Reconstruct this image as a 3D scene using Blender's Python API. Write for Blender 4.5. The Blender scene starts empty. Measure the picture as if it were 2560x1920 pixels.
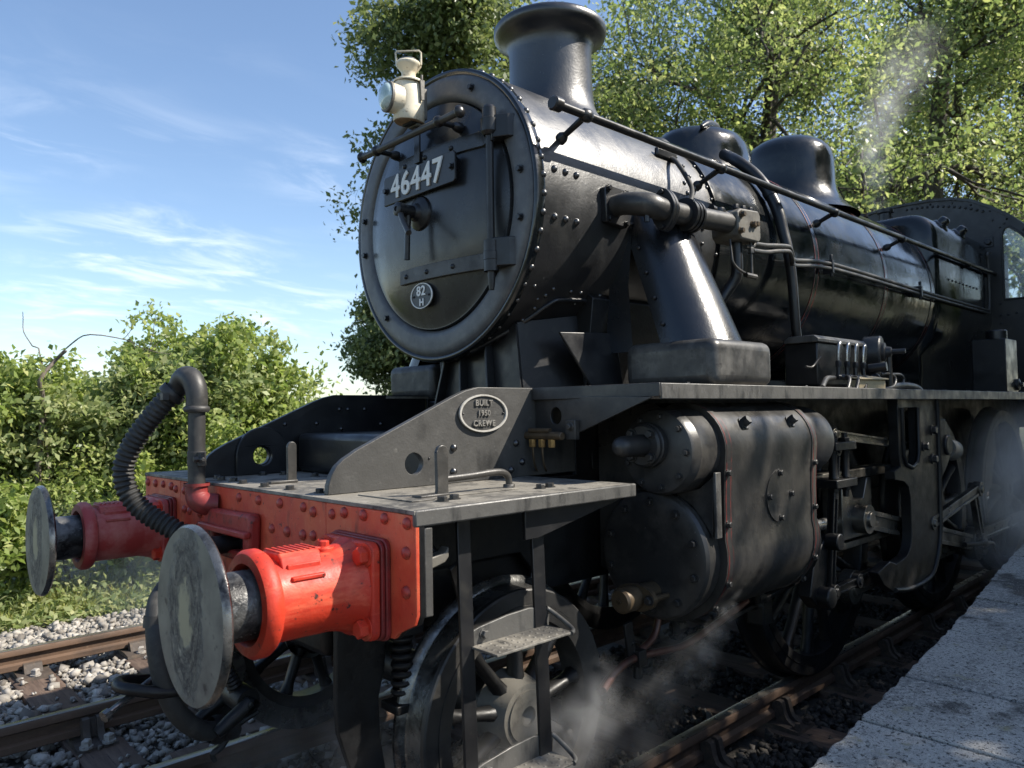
import bpy, bmesh, math, random
import numpy as np
from mathutils import Vector, Matrix
from mathutils.geometry import tessellate_polygon

# ------------------------------------------------------------------ camera
# world: x = rearwards along the engine (0 = front of the buffer beam), y = to the far side (0 = track centre),
# z = up (0 = rail top); metres
scene = bpy.context.scene
R_ = math.radians
CAM = Vector((-1.261, -2.884, 1.5692)); YAW, PITCH, ROLL, FPX = R_(46.7003), R_(2.1739), R_(-0.9177), 1882.892
_F = Vector((math.cos(YAW)*math.cos(PITCH), math.sin(YAW)*math.cos(PITCH), math.sin(PITCH)))
_R = Vector((math.sin(YAW), -math.cos(YAW), 0)); _U = _R.cross(_F)
_R2 = math.cos(ROLL)*_R + math.sin(ROLL)*_U; _U2 = -math.sin(ROLL)*_R + math.cos(ROLL)*_U
cd = bpy.data.cameras.new('camera'); cam = bpy.data.objects.new('camera', cd); scene.collection.objects.link(cam)
m = Matrix((_R2, _U2, -_F)).transposed().to_4x4(); m.translation = CAM; cam.matrix_world = m
cd.sensor_fit = 'HORIZONTAL'; cd.sensor_width = 36.0; cd.lens = FPX/2560*36
cd.clip_start = 0.05; cd.clip_end = 5000
cd.dof.use_dof = True; cd.dof.focus_distance = 3.4; cd.dof.aperture_fstop = 4.5
scene.camera = cam

# ------------------------------------------------------------------ sky, sun, exposure
SUN = Vector((1.05, -1.0, 1.41)).normalized()            # direction towards the sun
ELEV = math.asin(SUN.z); AZ = math.atan2(SUN.x, SUN.y)
world = bpy.data.worlds.new('World'); scene.world = world; world.use_nodes = True
wt = world.node_tree; wt.nodes.clear()
wo = wt.nodes.new('ShaderNodeOutputWorld'); wb = wt.nodes.new('ShaderNodeBackground')
sky = wt.nodes.new('ShaderNodeTexSky'); sky.sky_type = 'NISHITA'; sky.sun_disc = False
sky.sun_elevation = ELEV; sky.sun_rotation = AZ; sky.air_density = 1.0; sky.dust_density = 0.6; sky.ozone_density = 2.2
sky.altitude = 100
tc = wt.nodes.new('ShaderNodeTexCoord')
def wn(t, **k):
    n = wt.nodes.new(t)
    for a, b in k.items(): setattr(n, a, b)
    return n
def wmath(op, a, b=None):
    n = wn('ShaderNodeMath', operation=op)
    for i, x in enumerate((a, b)):
        if x is None: continue
        if isinstance(x, (int, float)): n.inputs[i].default_value = x
        else: wt.links.new(x, n.inputs[i])
    return n.outputs[0]
sep = wn('ShaderNodeSeparateXYZ'); wt.links.new(tc.outputs['Generated'], sep.inputs[0])
hz = wmath('ADD', wmath('MAXIMUM', sep.outputs[2], 0.0), 0.16)
comb = wn('ShaderNodeCombineXYZ')
wt.links.new(wmath('DIVIDE', sep.outputs[0], hz), comb.inputs[0]); wt.links.new(wmath('DIVIDE', sep.outputs[1], hz), comb.inputs[1])
# thin streaky cirrus, stretched along one wind direction
def cloud(scale, rot, stretch, detail, lo, hi, off):
    mp = wn('ShaderNodeMapping'); wt.links.new(comb.outputs[0], mp.inputs[0])
    mp.inputs['Rotation'].default_value = (0, 0, rot); mp.inputs['Scale'].default_value = (scale, scale*stretch, 1); mp.inputs['Location'].default_value = off
    nz = wn('ShaderNodeTexNoise'); wt.links.new(mp.outputs[0], nz.inputs['Vector'])
    nz.inputs['Scale'].default_value = 1.0; nz.inputs['Detail'].default_value = detail; nz.inputs['Roughness'].default_value = 0.62
    nz.inputs['Distortion'].default_value = 0.6
    mr = wn('ShaderNodeMapRange', interpolation_type='SMOOTHSTEP'); wt.links.new(nz.outputs[0], mr.inputs[0])
    mr.inputs['From Min'].default_value = lo; mr.inputs['From Max'].default_value = hi
    return mr.outputs[0]
c1 = cloud(0.55, 0.9, 1.2, 3, 0.36, 0.62, (1.3, 2.9, 0)); c2 = cloud(2.8, 0.85, 2.0, 10, 0.43, 0.78, (0.4, 5.2, 0))
elevfade = wn('ShaderNodeMapRange', interpolation_type='SMOOTHSTEP'); wt.links.new(sep.outputs[2], elevfade.inputs[0])
elevfade.inputs['From Min'].default_value = 0.46; elevfade.inputs['From Max'].default_value = 0.24
cm = wmath('MULTIPLY', wmath('MULTIPLY', c1, c2), wmath('MULTIPLY', elevfade.outputs[0], 0.75))
mixc = wn('ShaderNodeMixRGB', blend_type='MIX'); wt.links.new(cm, mixc.inputs[0]); wt.links.new(sky.outputs[0], mixc.inputs[1])
mixc.inputs[2].default_value = (6.2, 6.7, 7.4, 1)
wt.links.new(mixc.outputs[0], wb.inputs[0]); wb.inputs[1].default_value = 0.122
wt.links.new(wb.outputs[0], wo.inputs[0])

sl = bpy.data.lights.new('sun', 'SUN'); sl.energy = 5.0; sl.angle = R_(0.53); sl.color = (1.0, 0.93, 0.82)
so = bpy.data.objects.new('sun', sl); scene.collection.objects.link(so)
so.rotation_euler = (-SUN).to_track_quat('-Z', 'Y').to_euler(); so.location = (10, -12, 14)
vs = scene.view_settings; vs.view_transform = 'Standard'; vs.look = 'None'; vs.gamma = 1.0; vs.use_curve_mapping = False
vs.exposure = 0.82
cy = scene.cycles
cy.use_denoising = True
try: cy.denoiser = 'OPENIMAGEDENOISE'
except Exception: pass
cy.max_bounces = 8; cy.diffuse_bounces = 3; cy.glossy_bounces = 4; cy.transmission_bounces = 5; cy.transparent_max_bounces = 12
cy.volume_bounces = 1; cy.volume_max_steps = 96; cy.volume_step_rate = 1.5
cy.caustics_reflective = False; cy.caustics_refractive = False; cy.sample_clamp_indirect = 6.0

# ------------------------------------------------------------------ materials
def _nt(name):
    mt = bpy.data.materials.new(name); mt.use_nodes = True; nt = mt.node_tree
    return mt, nt, nt.nodes['Principled BSDF']
def _noise(nt, scale, detail=4, rough=0.6, vec=None, stretch=None, distort=0.0):
    n = nt.nodes.new('ShaderNodeTexNoise'); n.inputs['Scale'].default_value = scale
    n.inputs['Detail'].default_value = detail; n.inputs['Roughness'].default_value = rough; n.inputs['Distortion'].default_value = distort
    t = nt.nodes.new('ShaderNodeTexCoord'); src = t.outputs['Object']
    if stretch:
        mp = nt.nodes.new('ShaderNodeMapping'); nt.links.new(src, mp.inputs[0]); mp.inputs['Scale'].default_value = stretch; src = mp.outputs[0]
    nt.links.new(src, n.inputs['Vector'])
    return n.outputs[0]
def _range(nt, src, lo, hi, a=0.0, b=1.0):
    r = nt.nodes.new('ShaderNodeMapRange'); nt.links.new(src, r.inputs[0])
    r.inputs['From Min'].default_value = lo; r.inputs['From Max'].default_value = hi
    r.inputs['To Min'].default_value = a; r.inputs['To Max'].default_value = b
    return r.outputs[0]
def _mix(nt, fac, a, b):
    x = nt.nodes.new('ShaderNodeMixRGB'); nt.links.new(fac, x.inputs[0])
    for i, c in ((1, a), (2, b)):
        if isinstance(c, tuple): x.inputs[i].default_value = (*c[:3], 1)
        else: nt.links.new(c, x.inputs[i])
    return x.outputs[0]
def pm(name, c1, layers=(), rough=0.4, rvar=None, metal=0.0, bump=None, coat=0.0, coatr=0.1, spec=0.5):
    """layers: (colour, noise scale, lo, hi[, stretch[, detail]]) laid over c1; rvar: (scale, rough_lo, rough_hi); bump: [(scale, strength, dist)]"""
    mt, nt, b = _nt(name); col = None
    b.inputs['Base Color'].default_value = (*c1, 1)
    cur = c1
    for l in layers:
        f = _range(nt, _noise(nt, l[1], l[5] if len(l) > 5 else 6, 0.65, stretch=l[4] if len(l) > 4 else None), l[2], l[3]); cur = _mix(nt, f, cur, l[0])
    if layers: nt.links.new(cur, b.inputs['Base Color'])
    b.inputs['Roughness'].default_value = rough; b.inputs['Metallic'].default_value = metal
    if rvar: nt.links.new(_range(nt, _noise(nt, rvar[0], 5), 0.35, 0.68, rvar[1], rvar[2]), b.inputs['Roughness'])
    b.inputs['Coat Weight'].default_value = coat; b.inputs['Coat Roughness'].default_value = coatr
    b.inputs['Specular IOR Level'].default_value = spec
    prev = None
    for s, st, di in (bump or ()):
        n = nt.nodes.new('ShaderNodeBump'); n.inputs['Strength'].default_value = st; n.inputs['Distance'].default_value = di
        nt.links.new(_noise(nt, s, 3, 0.6), n.inputs['Height'])
        if prev: nt.links.new(prev, n.inputs['Normal'])
        prev = n.outputs[0]
    if prev: nt.links.new(prev, b.inputs['Normal'])
    return mt
M = {}
M['smokebox'] = pm('smokebox_paint', (0.008, 0.008, 0.009), [((0.028, 0.027, 0.025), 5, 0.54, 0.85), ((0.24, 0.235, 0.22), 80, 0.68, 0.72), ((0.022, 0.021, 0.020), 11, 0.56, 0.72, (1.6, 1, 0.3))], rvar=(6, 0.30, 0.46), bump=[(90, 0.26, 0.004), (7, 0.14, 0.02)], spec=0.85, coat=0.3, coatr=0.34)
M['steampipe'] = pm('steam_pipe_paint', (0.008, 0.009, 0.011), [((0.20, 0.20, 0.195), 90, 0.69, 0.73)], rvar=(4, 0.20, 0.32), bump=[(110, 0.2, 0.004)], spec=0.7)
M['door'] = pm('door_paint', (0.017, 0.018, 0.020), [((0.050, 0.050, 0.048), 5, 0.48, 0.85, (1, 1, 0.35)), ((0.07, 0.066, 0.06), 30, 0.64, 0.78)], rvar=(4, 0.18, 0.36), bump=[(9, 0.06, 0.01), (60, 0.06, 0.004)])
M['doorring'] = pm('door_ring_paint', (0.075, 0.076, 0.079), [((0.12, 0.12, 0.117), 18, 0.45, 0.75), ((0.18, 0.18, 0.175), 110, 0.64, 0.72)], rvar=(8, 0.38, 0.54), bump=[(160, 0.12, 0.003)])
M['boiler'] = pm('boiler_gloss', (0.006, 0.0075, 0.0085), [((0.018, 0.019, 0.019), 3, 0.5, 0.85, (0.4, 1, 1)), ((0.030, 0.029, 0.026), 14, 0.58, 0.76, (2.2, 1, 0.25)), ((0.05, 0.048, 0.043), 60, 0.68, 0.74)], rvar=(5, 0.10, 0.30), bump=[(3.5, 0.20, 0.03), (13, 0.08, 0.02), (60, 0.05, 0.004)], coat=0.2)
M['black'] = pm('black_paint', (0.010, 0.010, 0.011), [((0.034, 0.032, 0.028), 14, 0.54, 0.85)], rvar=(9, 0.28, 0.48), bump=[(80, 0.12, 0.004)])
M['satin'] = pm('satin_black', (0.020, 0.0195, 0.019), [((0.070, 0.064, 0.056), 5, 0.48, 0.76), ((0.010, 0.010, 0.011), 22, 0.55, 0.75), ((0.13, 0.12, 0.105), 45, 0.68, 0.76)], rvar=(7, 0.34, 0.54), bump=[(40, 0.14, 0.004)], spec=0.55)
M['casing'] = pm('cylinder_casing', (0.019, 0.0185, 0.018), [((0.075, 0.068, 0.058), 2.6, 0.44, 0.74, (1, 1, 0.5)), ((0.011, 0.011, 0.012), 7, 0.54, 0.68), ((0.14, 0.13, 0.115), 26, 0.66, 0.76), ((0.34, 0.32, 0.28), 55, 0.735, 0.775)], rvar=(4, 0.26, 0.50), bump=[(8, 0.16, 0.02), (120, 0.10, 0.003)], spec=0.6)
M['frame'] = pm('frame_paint', (0.056, 0.054, 0.050), [((0.014, 0.014, 0.014), 4.5, 0.54, 0.70, (1, 1, 0.5)), ((0.11, 0.105, 0.095), 24, 0.62, 0.76), ((0.20, 0.19, 0.17), 70, 0.72, 0.77)], rvar=(12, 0.42, 0.62), bump=[(40, 0.22, 0.006), (120, 0.2, 0.003)])
M['under'] = pm('oily_shaded_black', (0.0055, 0.0055, 0.006), [((0.018, 0.016, 0.013), 12, 0.56, 0.8)], rvar=(10, 0.36, 0.62), bump=[(60, 0.25, 0.005)], spec=0.4)  # oily parts; also carries the shade put into the driving wheels' colour
M['plate'] = pm('dusty_footplate', (0.195, 0.180, 0.152), [((0.060, 0.057, 0.052), 4, 0.47, 0.60), ((0.27, 0.25, 0.21), 20, 0.52, 0.72), ((0.030, 0.029, 0.027), 9, 0.62, 0.70), ((0.04, 0.038, 0.036), 50, 0.60, 0.68), ((0.17, 0.10, 0.055), 14, 0.68, 0.75)], rvar=(14, 0.5, 0.9), bump=[(30, 0.3, 0.006), (200, 0.3, 0.003)])
M['edge'] = pm('worn_plate_edge', (0.085, 0.082, 0.076), [((0.022, 0.022, 0.022), 13, 0.50, 0.66, (1, 1, 0.3)), ((0.30, 0.29, 0.26), 40, 0.66, 0.80)], rvar=(16, 0.34, 0.6), bump=[(60, 0.25, 0.004)])
M['boxgrey'] = pm('weathered_box', (0.028, 0.027, 0.026), [((0.11, 0.105, 0.096), 4.0, 0.50, 0.68), ((0.012, 0.012, 0.012), 22, 0.58, 0.70)], rvar=(9, 0.34, 0.58), bump=[(50, 0.2, 0.004)])
M['beamred'] = pm('faded_red', (0.60, 0.105, 0.045), [((0.50, 0.045, 0.025), 3.0, 0.44, 0.62), ((0.62, 0.18, 0.085), 7, 0.56, 0.72, (1, 1, 0.35)), ((0.17, 0.03, 0.02), 10, 0.57, 0.72, (1, 1, 0.3)), ((0.035, 0.022, 0.018), 36, 0.635, 0.69), ((0.70, 0.24, 0.15), 75, 0.66, 0.73)], rvar=(10, 0.36, 0.66), bump=[(40, 0.25, 0.004), (160, 0.15, 0.002)])
M['rivetred'] = pm('rivet_red', (0.42, 0.045, 0.028), [((0.14, 0.025, 0.018), 40, 0.45, 0.65), ((0.55, 0.14, 0.08), 25, 0.55, 0.7)], rough=0.45)
M['red'] = pm('worn_red', (0.56, 0.045, 0.020), [((0.42, 0.028, 0.016), 4, 0.44, 0.66), ((0.64, 0.11, 0.055), 16, 0.54, 0.68, (0.22, 1, 1)), ((0.18, 0.024, 0.016), 6, 0.55, 0.72, (0.6, 1, 1)), ((0.045, 0.02, 0.016), 30, 0.62, 0.68), ((0.10, 0.03, 0.02), 90, 0.63, 0.69)], rvar=(9, 0.36, 0.70), bump=[(24, 0.25, 0.006), (150, 0.25, 0.002)], coat=0.0, spec=0.4)
M['dustyred'] = pm('dusty_red', (0.36, 0.045, 0.040), [((0.50, 0.20, 0.17), 7, 0.46, 0.74), ((0.14, 0.022, 0.02), 12, 0.60, 0.74)], rvar=(7, 0.45, 0.65), bump=[(40, 0.15, 0.005)])
M['darkred'] = pm('dirty_red', (0.22, 0.022, 0.020), [((0.07, 0.016, 0.014), 12, 0.45, 0.75)], rvar=(9, 0.35, 0.6), bump=[(60, 0.2, 0.004)])
M['oldred'] = pm('chipped_red', (0.33, 0.035, 0.026), [((0.06, 0.02, 0.016), 11, 0.50, 0.68), ((0.02, 0.015, 0.013), 34, 0.60, 0.68)], rvar=(9, 0.35, 0.6), bump=[(60, 0.35, 0.005)])
M['steel'] = pm('worn_steel', (0.46, 0.45, 0.43), [((0.12, 0.11, 0.10), 14, 0.5, 0.72)], rvar=(14, 0.22, 0.45), metal=0.9, bump=[(70, 0.1, 0.003)])
M['greysteel'] = pm('greasy_steel', (0.17, 0.17, 0.165), [((0.020, 0.020, 0.021), 9, 0.48, 0.66)], rvar=(11, 0.16, 0.40), metal=0.75, bump=[(70, 0.25, 0.004)])
M['rod'] = pm('motion_steel', (0.17, 0.16, 0.14), [((0.025, 0.023, 0.02), 5, 0.44, 0.66)], rvar=(9, 0.25, 0.45), metal=0.8, bump=[(60, 0.1, 0.003)])
M['pipe'] = pm('dull_pipe', (0.036, 0.034, 0.031), [((0.09, 0.083, 0.073), 11, 0.5, 0.78)], rvar=(12, 0.36, 0.56), bump=[(90, 0.2, 0.004)])
M['castgrey'] = pm('bare_casting', (0.135, 0.125, 0.105), [((0.05, 0.045, 0.04), 12, 0.52, 0.72), ((0.24, 0.14, 0.07), 9, 0.66, 0.80)], rvar=(9, 0.45, 0.7), bump=[(70, 0.2, 0.004)])
M['copper'] = pm('copper_pipe', (0.085, 0.036, 0.026), [((0.02, 0.015, 0.013), 16, 0.5, 0.72)], rvar=(12, 0.3, 0.5), metal=0.3)
M['brass'] = pm('brass', (0.40, 0.26, 0.10), [((0.14, 0.09, 0.045), 22, 0.45, 0.75)], rvar=(15, 0.32, 0.5), metal=0.7)
M['bronze'] = pm('old_bronze', (0.105, 0.075, 0.045), [((0.035, 0.03, 0.025), 18, 0.5, 0.75)], rvar=(15, 0.32, 0.5), metal=0.4)
M['rubber'] = pm('canvas_rubber', (0.022, 0.022, 0.021), [((0.06, 0.058, 0.052), 18, 0.5, 0.8)], rvar=(14, 0.55, 0.75), bump=[(160, 0.25, 0.004)])
M['hosepipe'] = pm('train_pipe_paint', (0.030, 0.029, 0.028), [((0.085, 0.08, 0.07), 15, 0.55, 0.8)], rvar=(10, 0.42, 0.6), bump=[(60, 0.12, 0.004)])
M['white'] = pm('white_paint', (0.72, 0.71, 0.67), [((0.40, 0.38, 0.34), 30, 0.58, 0.8)], rough=0.5)
M['offwhite'] = pm('worn_white', (0.42, 0.40, 0.36), [((0.20, 0.19, 0.17), 40, 0.5, 0.8)], rough=0.55)
M['cream'] = pm('cream_paint', (0.70, 0.63, 0.48), [((0.42, 0.33, 0.21), 9, 0.50, 0.74), ((0.22, 0.16, 0.10), 24, 0.60, 0.70), ((0.10, 0.075, 0.05), 70, 0.66, 0.71)], rvar=(12, 0.34, 0.6), bump=[(40, 0.2, 0.004)])
M['creamdark'] = pm('cream_underside', (0.42, 0.30, 0.19), [((0.2, 0.13, 0.08), 20, 0.5, 0.7)], rough=0.6)
M['wood'] = pm('pale_wood', (0.50, 0.40, 0.24), [((0.22, 0.16, 0.09), 30, 0.55, 0.75)], rough=0.7, bump=[(60, 0.2, 0.003)])
M['shank'] = pm('buffer_shank', (0.13, 0.13, 0.128), [((0.012, 0.012, 0.013), 7, 0.46, 0.60), ((0.28, 0.28, 0.27), 70, 0.62, 0.70)], rvar=(11, 0.30, 0.58), metal=0.5, bump=[(80, 0.5, 0.005)])
M['redline'] = pm('lining_red', (0.20, 0.026, 0.022), [((0.03, 0.02, 0.02), 9, 0.45, 0.6)], rough=0.4)
M['plategrey'] = pm('plate_letter_grey', (0.20, 0.19, 0.17), [((0.09, 0.085, 0.08), 40, 0.5, 0.7)], rough=0.55)
M['plateblack'] = pm('plate_black', (0.010, 0.010, 0.011), [((0.03, 0.03, 0.03), 30, 0.55, 0.8)], rough=0.38, bump=[(60, 0.1, 0.003)])
M['rail'] = pm('rail_rust', (0.120, 0.072, 0.045), [((0.055, 0.036, 0.026), 10, 0.45, 0.72, (0.3, 1, 1)), ((0.20, 0.13, 0.085), 30, 0.62, 0.8)], rvar=(14, 0.55, 0.85), bump=[(50, 0.3, 0.004), (220, 0.3, 0.002)])
M['railtop'] = pm('rail_running_surface', (0.36, 0.33, 0.29), [((0.15, 0.11, 0.08), 7, 0.45, 0.7, (0.15, 1, 1))], rvar=(9, 0.22, 0.42), metal=0.75)
M['chair'] = pm('chair_iron', (0.062, 0.048, 0.038), [((0.13, 0.09, 0.06), 16, 0.5, 0.75), ((0.025, 0.022, 0.02), 9, 0.52, 0.7)], rvar=(12, 0.55, 0.85), bump=[(60, 0.35, 0.005)])
M['boltgrey'] = pm('bolt_grey', (0.33, 0.31, 0.28), [((0.15, 0.11, 0.08), 60, 0.5, 0.7)], rough=0.6)
M['sleeper'] = pm('creosoted_timber', (0.085, 0.055, 0.040), [((0.16, 0.11, 0.08), 8, 0.46, 0.75, (3, 0.25, 1)), ((0.030, 0.022, 0.018), 30, 0.56, 0.70, (3, 0.15, 1))], rough=0.85, bump=[(26, 0.5, 0.008)])

def attr_mat(name, ramp, rough, attr='tone', transl=0.0, bump=None, rvar=None, grime=None, spec=0.5):
    mt, nt, b = _nt(name)
    a = nt.nodes.new('ShaderNodeAttribute'); a.attribute_name = attr
    cr = nt.nodes.new('ShaderNodeValToRGB'); nt.links.new(a.outputs['Fac'], cr.inputs[0])
    while len(cr.color_ramp.elements) < len(ramp): cr.color_ramp.elements.new(0.5)
    for e, (p, c) in zip(cr.color_ramp.elements, ramp): e.position = p; e.color = (*c, 1)
    col = cr.outputs[0]
    if grime: col = _mix(nt, _range(nt, _noise(nt, grime[1]), grime[2], grime[3]), col, grime[0])
    nt.links.new(col, b.inputs['Base Color']); b.inputs['Roughness'].default_value = rough; b.inputs['Specular IOR Level'].default_value = spec
    if bump:
        n = nt.nodes.new('ShaderNodeBump'); n.inputs['Strength'].default_value = bump[1]; n.inputs['Distance'].default_value = bump[2]
        nt.links.new(_noise(nt, bump[0], 4), n.inputs['Height']); nt.links.new(n.outputs[0], b.inputs['Normal'])
    if transl > 0:
        tr = nt.nodes.new('ShaderNodeBsdfTranslucent'); mx = nt.nodes.new('ShaderNodeMixShader'); mx.inputs[0].default_value = transl
        hs = nt.nodes.new('ShaderNodeHueSaturation'); hs.inputs['Saturation'].default_value = 1.15; hs.inputs['Value'].default_value = 1.5; nt.links.new(col, hs.inputs['Color'])
        nt.links.new(hs.outputs[0], tr.inputs[0]); nt.links.new(b.outputs[0], mx.inputs[1]); nt.links.new(tr.outputs[0], mx.inputs[2])
        nt.links.new(mx.outputs[0], nt.nodes['Material Output'].inputs[0])
    return mt
M['ballast'] = attr_mat('limestone_ballast', [(0, (0.11, 0.095, 0.080)), (0.35, (0.245, 0.225, 0.198)), (0.7, (0.34, 0.315, 0.28)), (1, (0.50, 0.465, 0.41))], 0.85, bump=(70, 0.4, 0.006), grime=((0.13, 0.11, 0.09), 30, 0.58, 0.75))
M['cinder'] = attr_mat('sooty_ballast', [(0, (0.012, 0.011, 0.010)), (0.7, (0.045, 0.040, 0.035)), (0.93, (0.10, 0.088, 0.072)), (1, (0.26, 0.22, 0.17))], 0.8, bump=(90, 0.4, 0.005))
M['leaf_hedge'] = attr_mat('hedge_leaf', [(0, (0.105, 0.160, 0.048)), (0.5, (0.255, 0.320, 0.100)), (1, (0.47, 0.48, 0.20))], 0.42, transl=0.45, spec=0.4)
M['leaf_pale'] = attr_mat('pale_leaf', [(0, (0.10, 0.15, 0.06)), (0.5, (0.25, 0.30, 0.13)), (1, (0.46, 0.46, 0.24))], 0.5, transl=0.45, spec=0.35)
M['leaf_dark'] = attr_mat('dark_leaf', [(0, (0.075, 0.110, 0.045)), (0.6, (0.180, 0.220, 0.085)), (1, (0.38, 0.40, 0.18))], 0.40, transl=0.38, spec=0.45)
M['leaf_ash'] = attr_mat('ash_leaf', [(0, (0.085, 0.125, 0.048)), (0.5, (0.215, 0.268, 0.100)), (1, (0.47, 0.48, 0.22))], 0.42, transl=0.5, spec=0.4)
M['grass'] = attr_mat('weed_grass', [(0, (0.10, 0.15, 0.035)), (0.6, (0.24, 0.28, 0.075)), (1, (0.45, 0.40, 0.16))], 0.55, transl=0.35, spec=0.3)
M['bark'] = pm('bark', (0.055, 0.045, 0.035), [((0.12, 0.105, 0.085), 6, 0.45, 0.75)], rough=0.9, bump=[(20, 0.5, 0.02)])
M['deadwood'] = pm('dead_wood', (0.17, 0.14, 0.115), [((0.07, 0.055, 0.045), 12, 0.45, 0.7)], rough=0.85, bump=[(40, 0.4, 0.01)])
M['earth'] = pm('earth', (0.075, 0.062, 0.045), [((0.055, 0.085, 0.025), 1.2, 0.42, 0.62), ((0.13, 0.115, 0.09), 9, 0.55, 0.75)], rough=0.95, bump=[(12, 0.5, 0.03)])
M['bed'] = pm('track_bed', (0.050, 0.044, 0.037), [((0.10, 0.09, 0.075), 25, 0.5, 0.75)], rough=0.95, bump=[(40, 0.6, 0.02)])
M['field'] = pm('hay_field', (0.20, 0.21, 0.075), [((0.10, 0.15, 0.045), 0.03, 0.42, 0.60), ((0.27, 0.25, 0.11), 0.2, 0.5, 0.7)], rough=0.95)
M['slab'] = pm('platform_slab', (0.37, 0.355, 0.325), [((0.19, 0.184, 0.172), 2.6, 0.42, 0.62), ((0.40, 0.385, 0.35), 40, 0.46, 0.64), ((0.060, 0.057, 0.053), 1.5, 0.575, 0.64), ((0.040, 0.039, 0.037), 60, 0.56, 0.60), ((0.56, 0.54, 0.49), 150, 0.60, 0.66), ((0.05, 0.048, 0.046), 190, 0.57, 0.61), ((0.25, 0.23, 0.14), 9, 0.62, 0.72)], rough=0.92, bump=[(14, 0.5, 0.018), (80, 0.9, 0.007), (260, 0.6, 0.003)])
M['tarmac'] = pm('platform_tarmac', (0.075, 0.076, 0.08), [((0.15, 0.15, 0.15), 60, 0.56, 0.7)], rough=0.9, bump=[(120, 0.5, 0.005)])
M['brickwall'] = pm('platform_wall', (0.10, 0.085, 0.07), [((0.05, 0.045, 0.04), 10, 0.45, 0.7)], rough=0.9, bump=[(40, 0.4, 0.01)])

def buffer_face_mat():
    mt, nt, b = _nt('greased_buffer_face')
    t = nt.nodes.new('ShaderNodeTexCoord'); s = nt.nodes.new('ShaderNodeSeparateXYZ'); nt.links.new(t.outputs['Object'], s.inputs[0])
    ln = nt.nodes.new('ShaderNodeVectorMath'); ln.operation = 'LENGTH'
    mp = nt.nodes.new('ShaderNodeMapping'); mp.inputs['Scale'].default_value = (0, 1.25, 0.72); mp.inputs['Location'].default_value = (0, -0.012, 0.0)
    nt.links.new(t.outputs['Object'], mp.inputs[0]); nt.links.new(mp.outputs[0], ln.inputs[0])
    jit = nt.nodes.new('ShaderNodeMath'); jit.operation = 'MULTIPLY_ADD'; nt.links.new(_noise(nt, 22, 6, 0.7), jit.inputs[0]); jit.inputs[1].default_value = 0.15; nt.links.new(ln.outputs['Value'], jit.inputs[2])
    r = jit.outputs[0]
    at_ = nt.nodes.new('ShaderNodeMath'); at_.operation = 'ARCTAN2'; nt.links.new(s.outputs[1], at_.inputs[0]); nt.links.new(s.outputs[2], at_.inputs[1])
    cx = nt.nodes.new('ShaderNodeCombineXYZ'); m8 = nt.nodes.new('ShaderNodeMath'); m8.operation = 'MULTIPLY'; nt.links.new(ln.outputs['Value'], m8.inputs[0]); m8.inputs[1].default_value = 55.0
    nt.links.new(m8.outputs[0], cx.inputs[0]); nt.links.new(at_.outputs[0], cx.inputs[1])
    pn = nt.nodes.new('ShaderNodeTexNoise'); pn.inputs['Scale'].default_value = 1.0; pn.inputs['Detail'].default_value = 6; pn.inputs['Roughness'].default_value = 0.75; nt.links.new(cx.outputs[0], pn.inputs['Vector'])
    gm = nt.nodes.new('ShaderNodeMath'); gm.operation = 'ADD'; nt.links.new(pn.outputs[0], gm.inputs[0]); nt.links.new(_noise(nt, 48, 7, 0.75, distort=1.0), gm.inputs[1])
    grease = _range(nt, gm.outputs[0], 0.86, 1.16)
    ringm = nt.nodes.new('ShaderNodeValToRGB'); nt.links.new(r, ringm.inputs[0]); el = ringm.color_ramp.elements
    el[0].position = 0.125; el[0].color = (0, 0, 0, 1); el[1].position = 0.155; el[1].color = (1, 1, 1, 1)
    for p, v in ((0.198, 1), (0.235, 0.0)):
        e = el.new(p); e.color = (v, v, v, 1)
    base = _mix(nt, _range(nt, _noise(nt, 9, 5), 0.4, 0.7), (0.105, 0.107, 0.100), (0.20, 0.20, 0.175))
    base = _mix(nt, _range(nt, _noise(nt, 30, 5), 0.60, 0.70), base, (0.03, 0.03, 0.034))
    centre = _mix(nt, _range(nt, r, 0.165, 0.11), base, (0.30, 0.285, 0.20))
    gcol = _mix(nt, grease, (0.026, 0.027, 0.034), (0.34, 0.325, 0.27))
    col = _mix(nt, ringm.outputs[0], centre, gcol)
    nt.links.new(col, b.inputs['Base Color']); b.inputs['Metallic'].default_value = 0.25; b.inputs['Roughness'].default_value = 0.5
    mu = nt.nodes.new('ShaderNodeMath'); mu.operation = 'MULTIPLY'; nt.links.new(grease, mu.inputs[0]); nt.links.new(ringm.outputs[0], mu.inputs[1])
    bp = nt.nodes.new('ShaderNodeBump'); bp.inputs['Strength'].default_value = 1.0; bp.inputs['Distance'].default_value = 0.010; nt.links.new(mu.outputs[0], bp.inputs['Height'])
    nt.links.new(bp.outputs[0], b.inputs['Normal'])
    return mt
M['bufferface'] = buffer_face_mat()
def glass_mat(name, col, rough, tr):
    mt, nt, b = _nt(name); b.inputs['Base Color'].default_value = (*col, 1); b.inputs['Roughness'].default_value = rough
    b.inputs['Transmission Weight'].default_value = tr; b.inputs['IOR'].default_value = 1.5
    return mt
M['glass'] = glass_mat('window_glass', (0.9, 0.95, 0.95), 0.02, 0.75)
M['lens'] = pm('lamp_lens', (0.50, 0.62, 0.62), [((0.30, 0.40, 0.36), 9, 0.45, 0.6)], rough=0.04, coat=0.6, coatr=0.02, spec=0.9)  # opaque pale teal: the reflection in the clear glass is put into the colour
M['reflector'] = pm('lamp_interior', (0.62, 0.78, 0.80), [((0.35, 0.40, 0.32), 25, 0.5, 0.7)], rough=0.3, metal=0.2)

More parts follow.
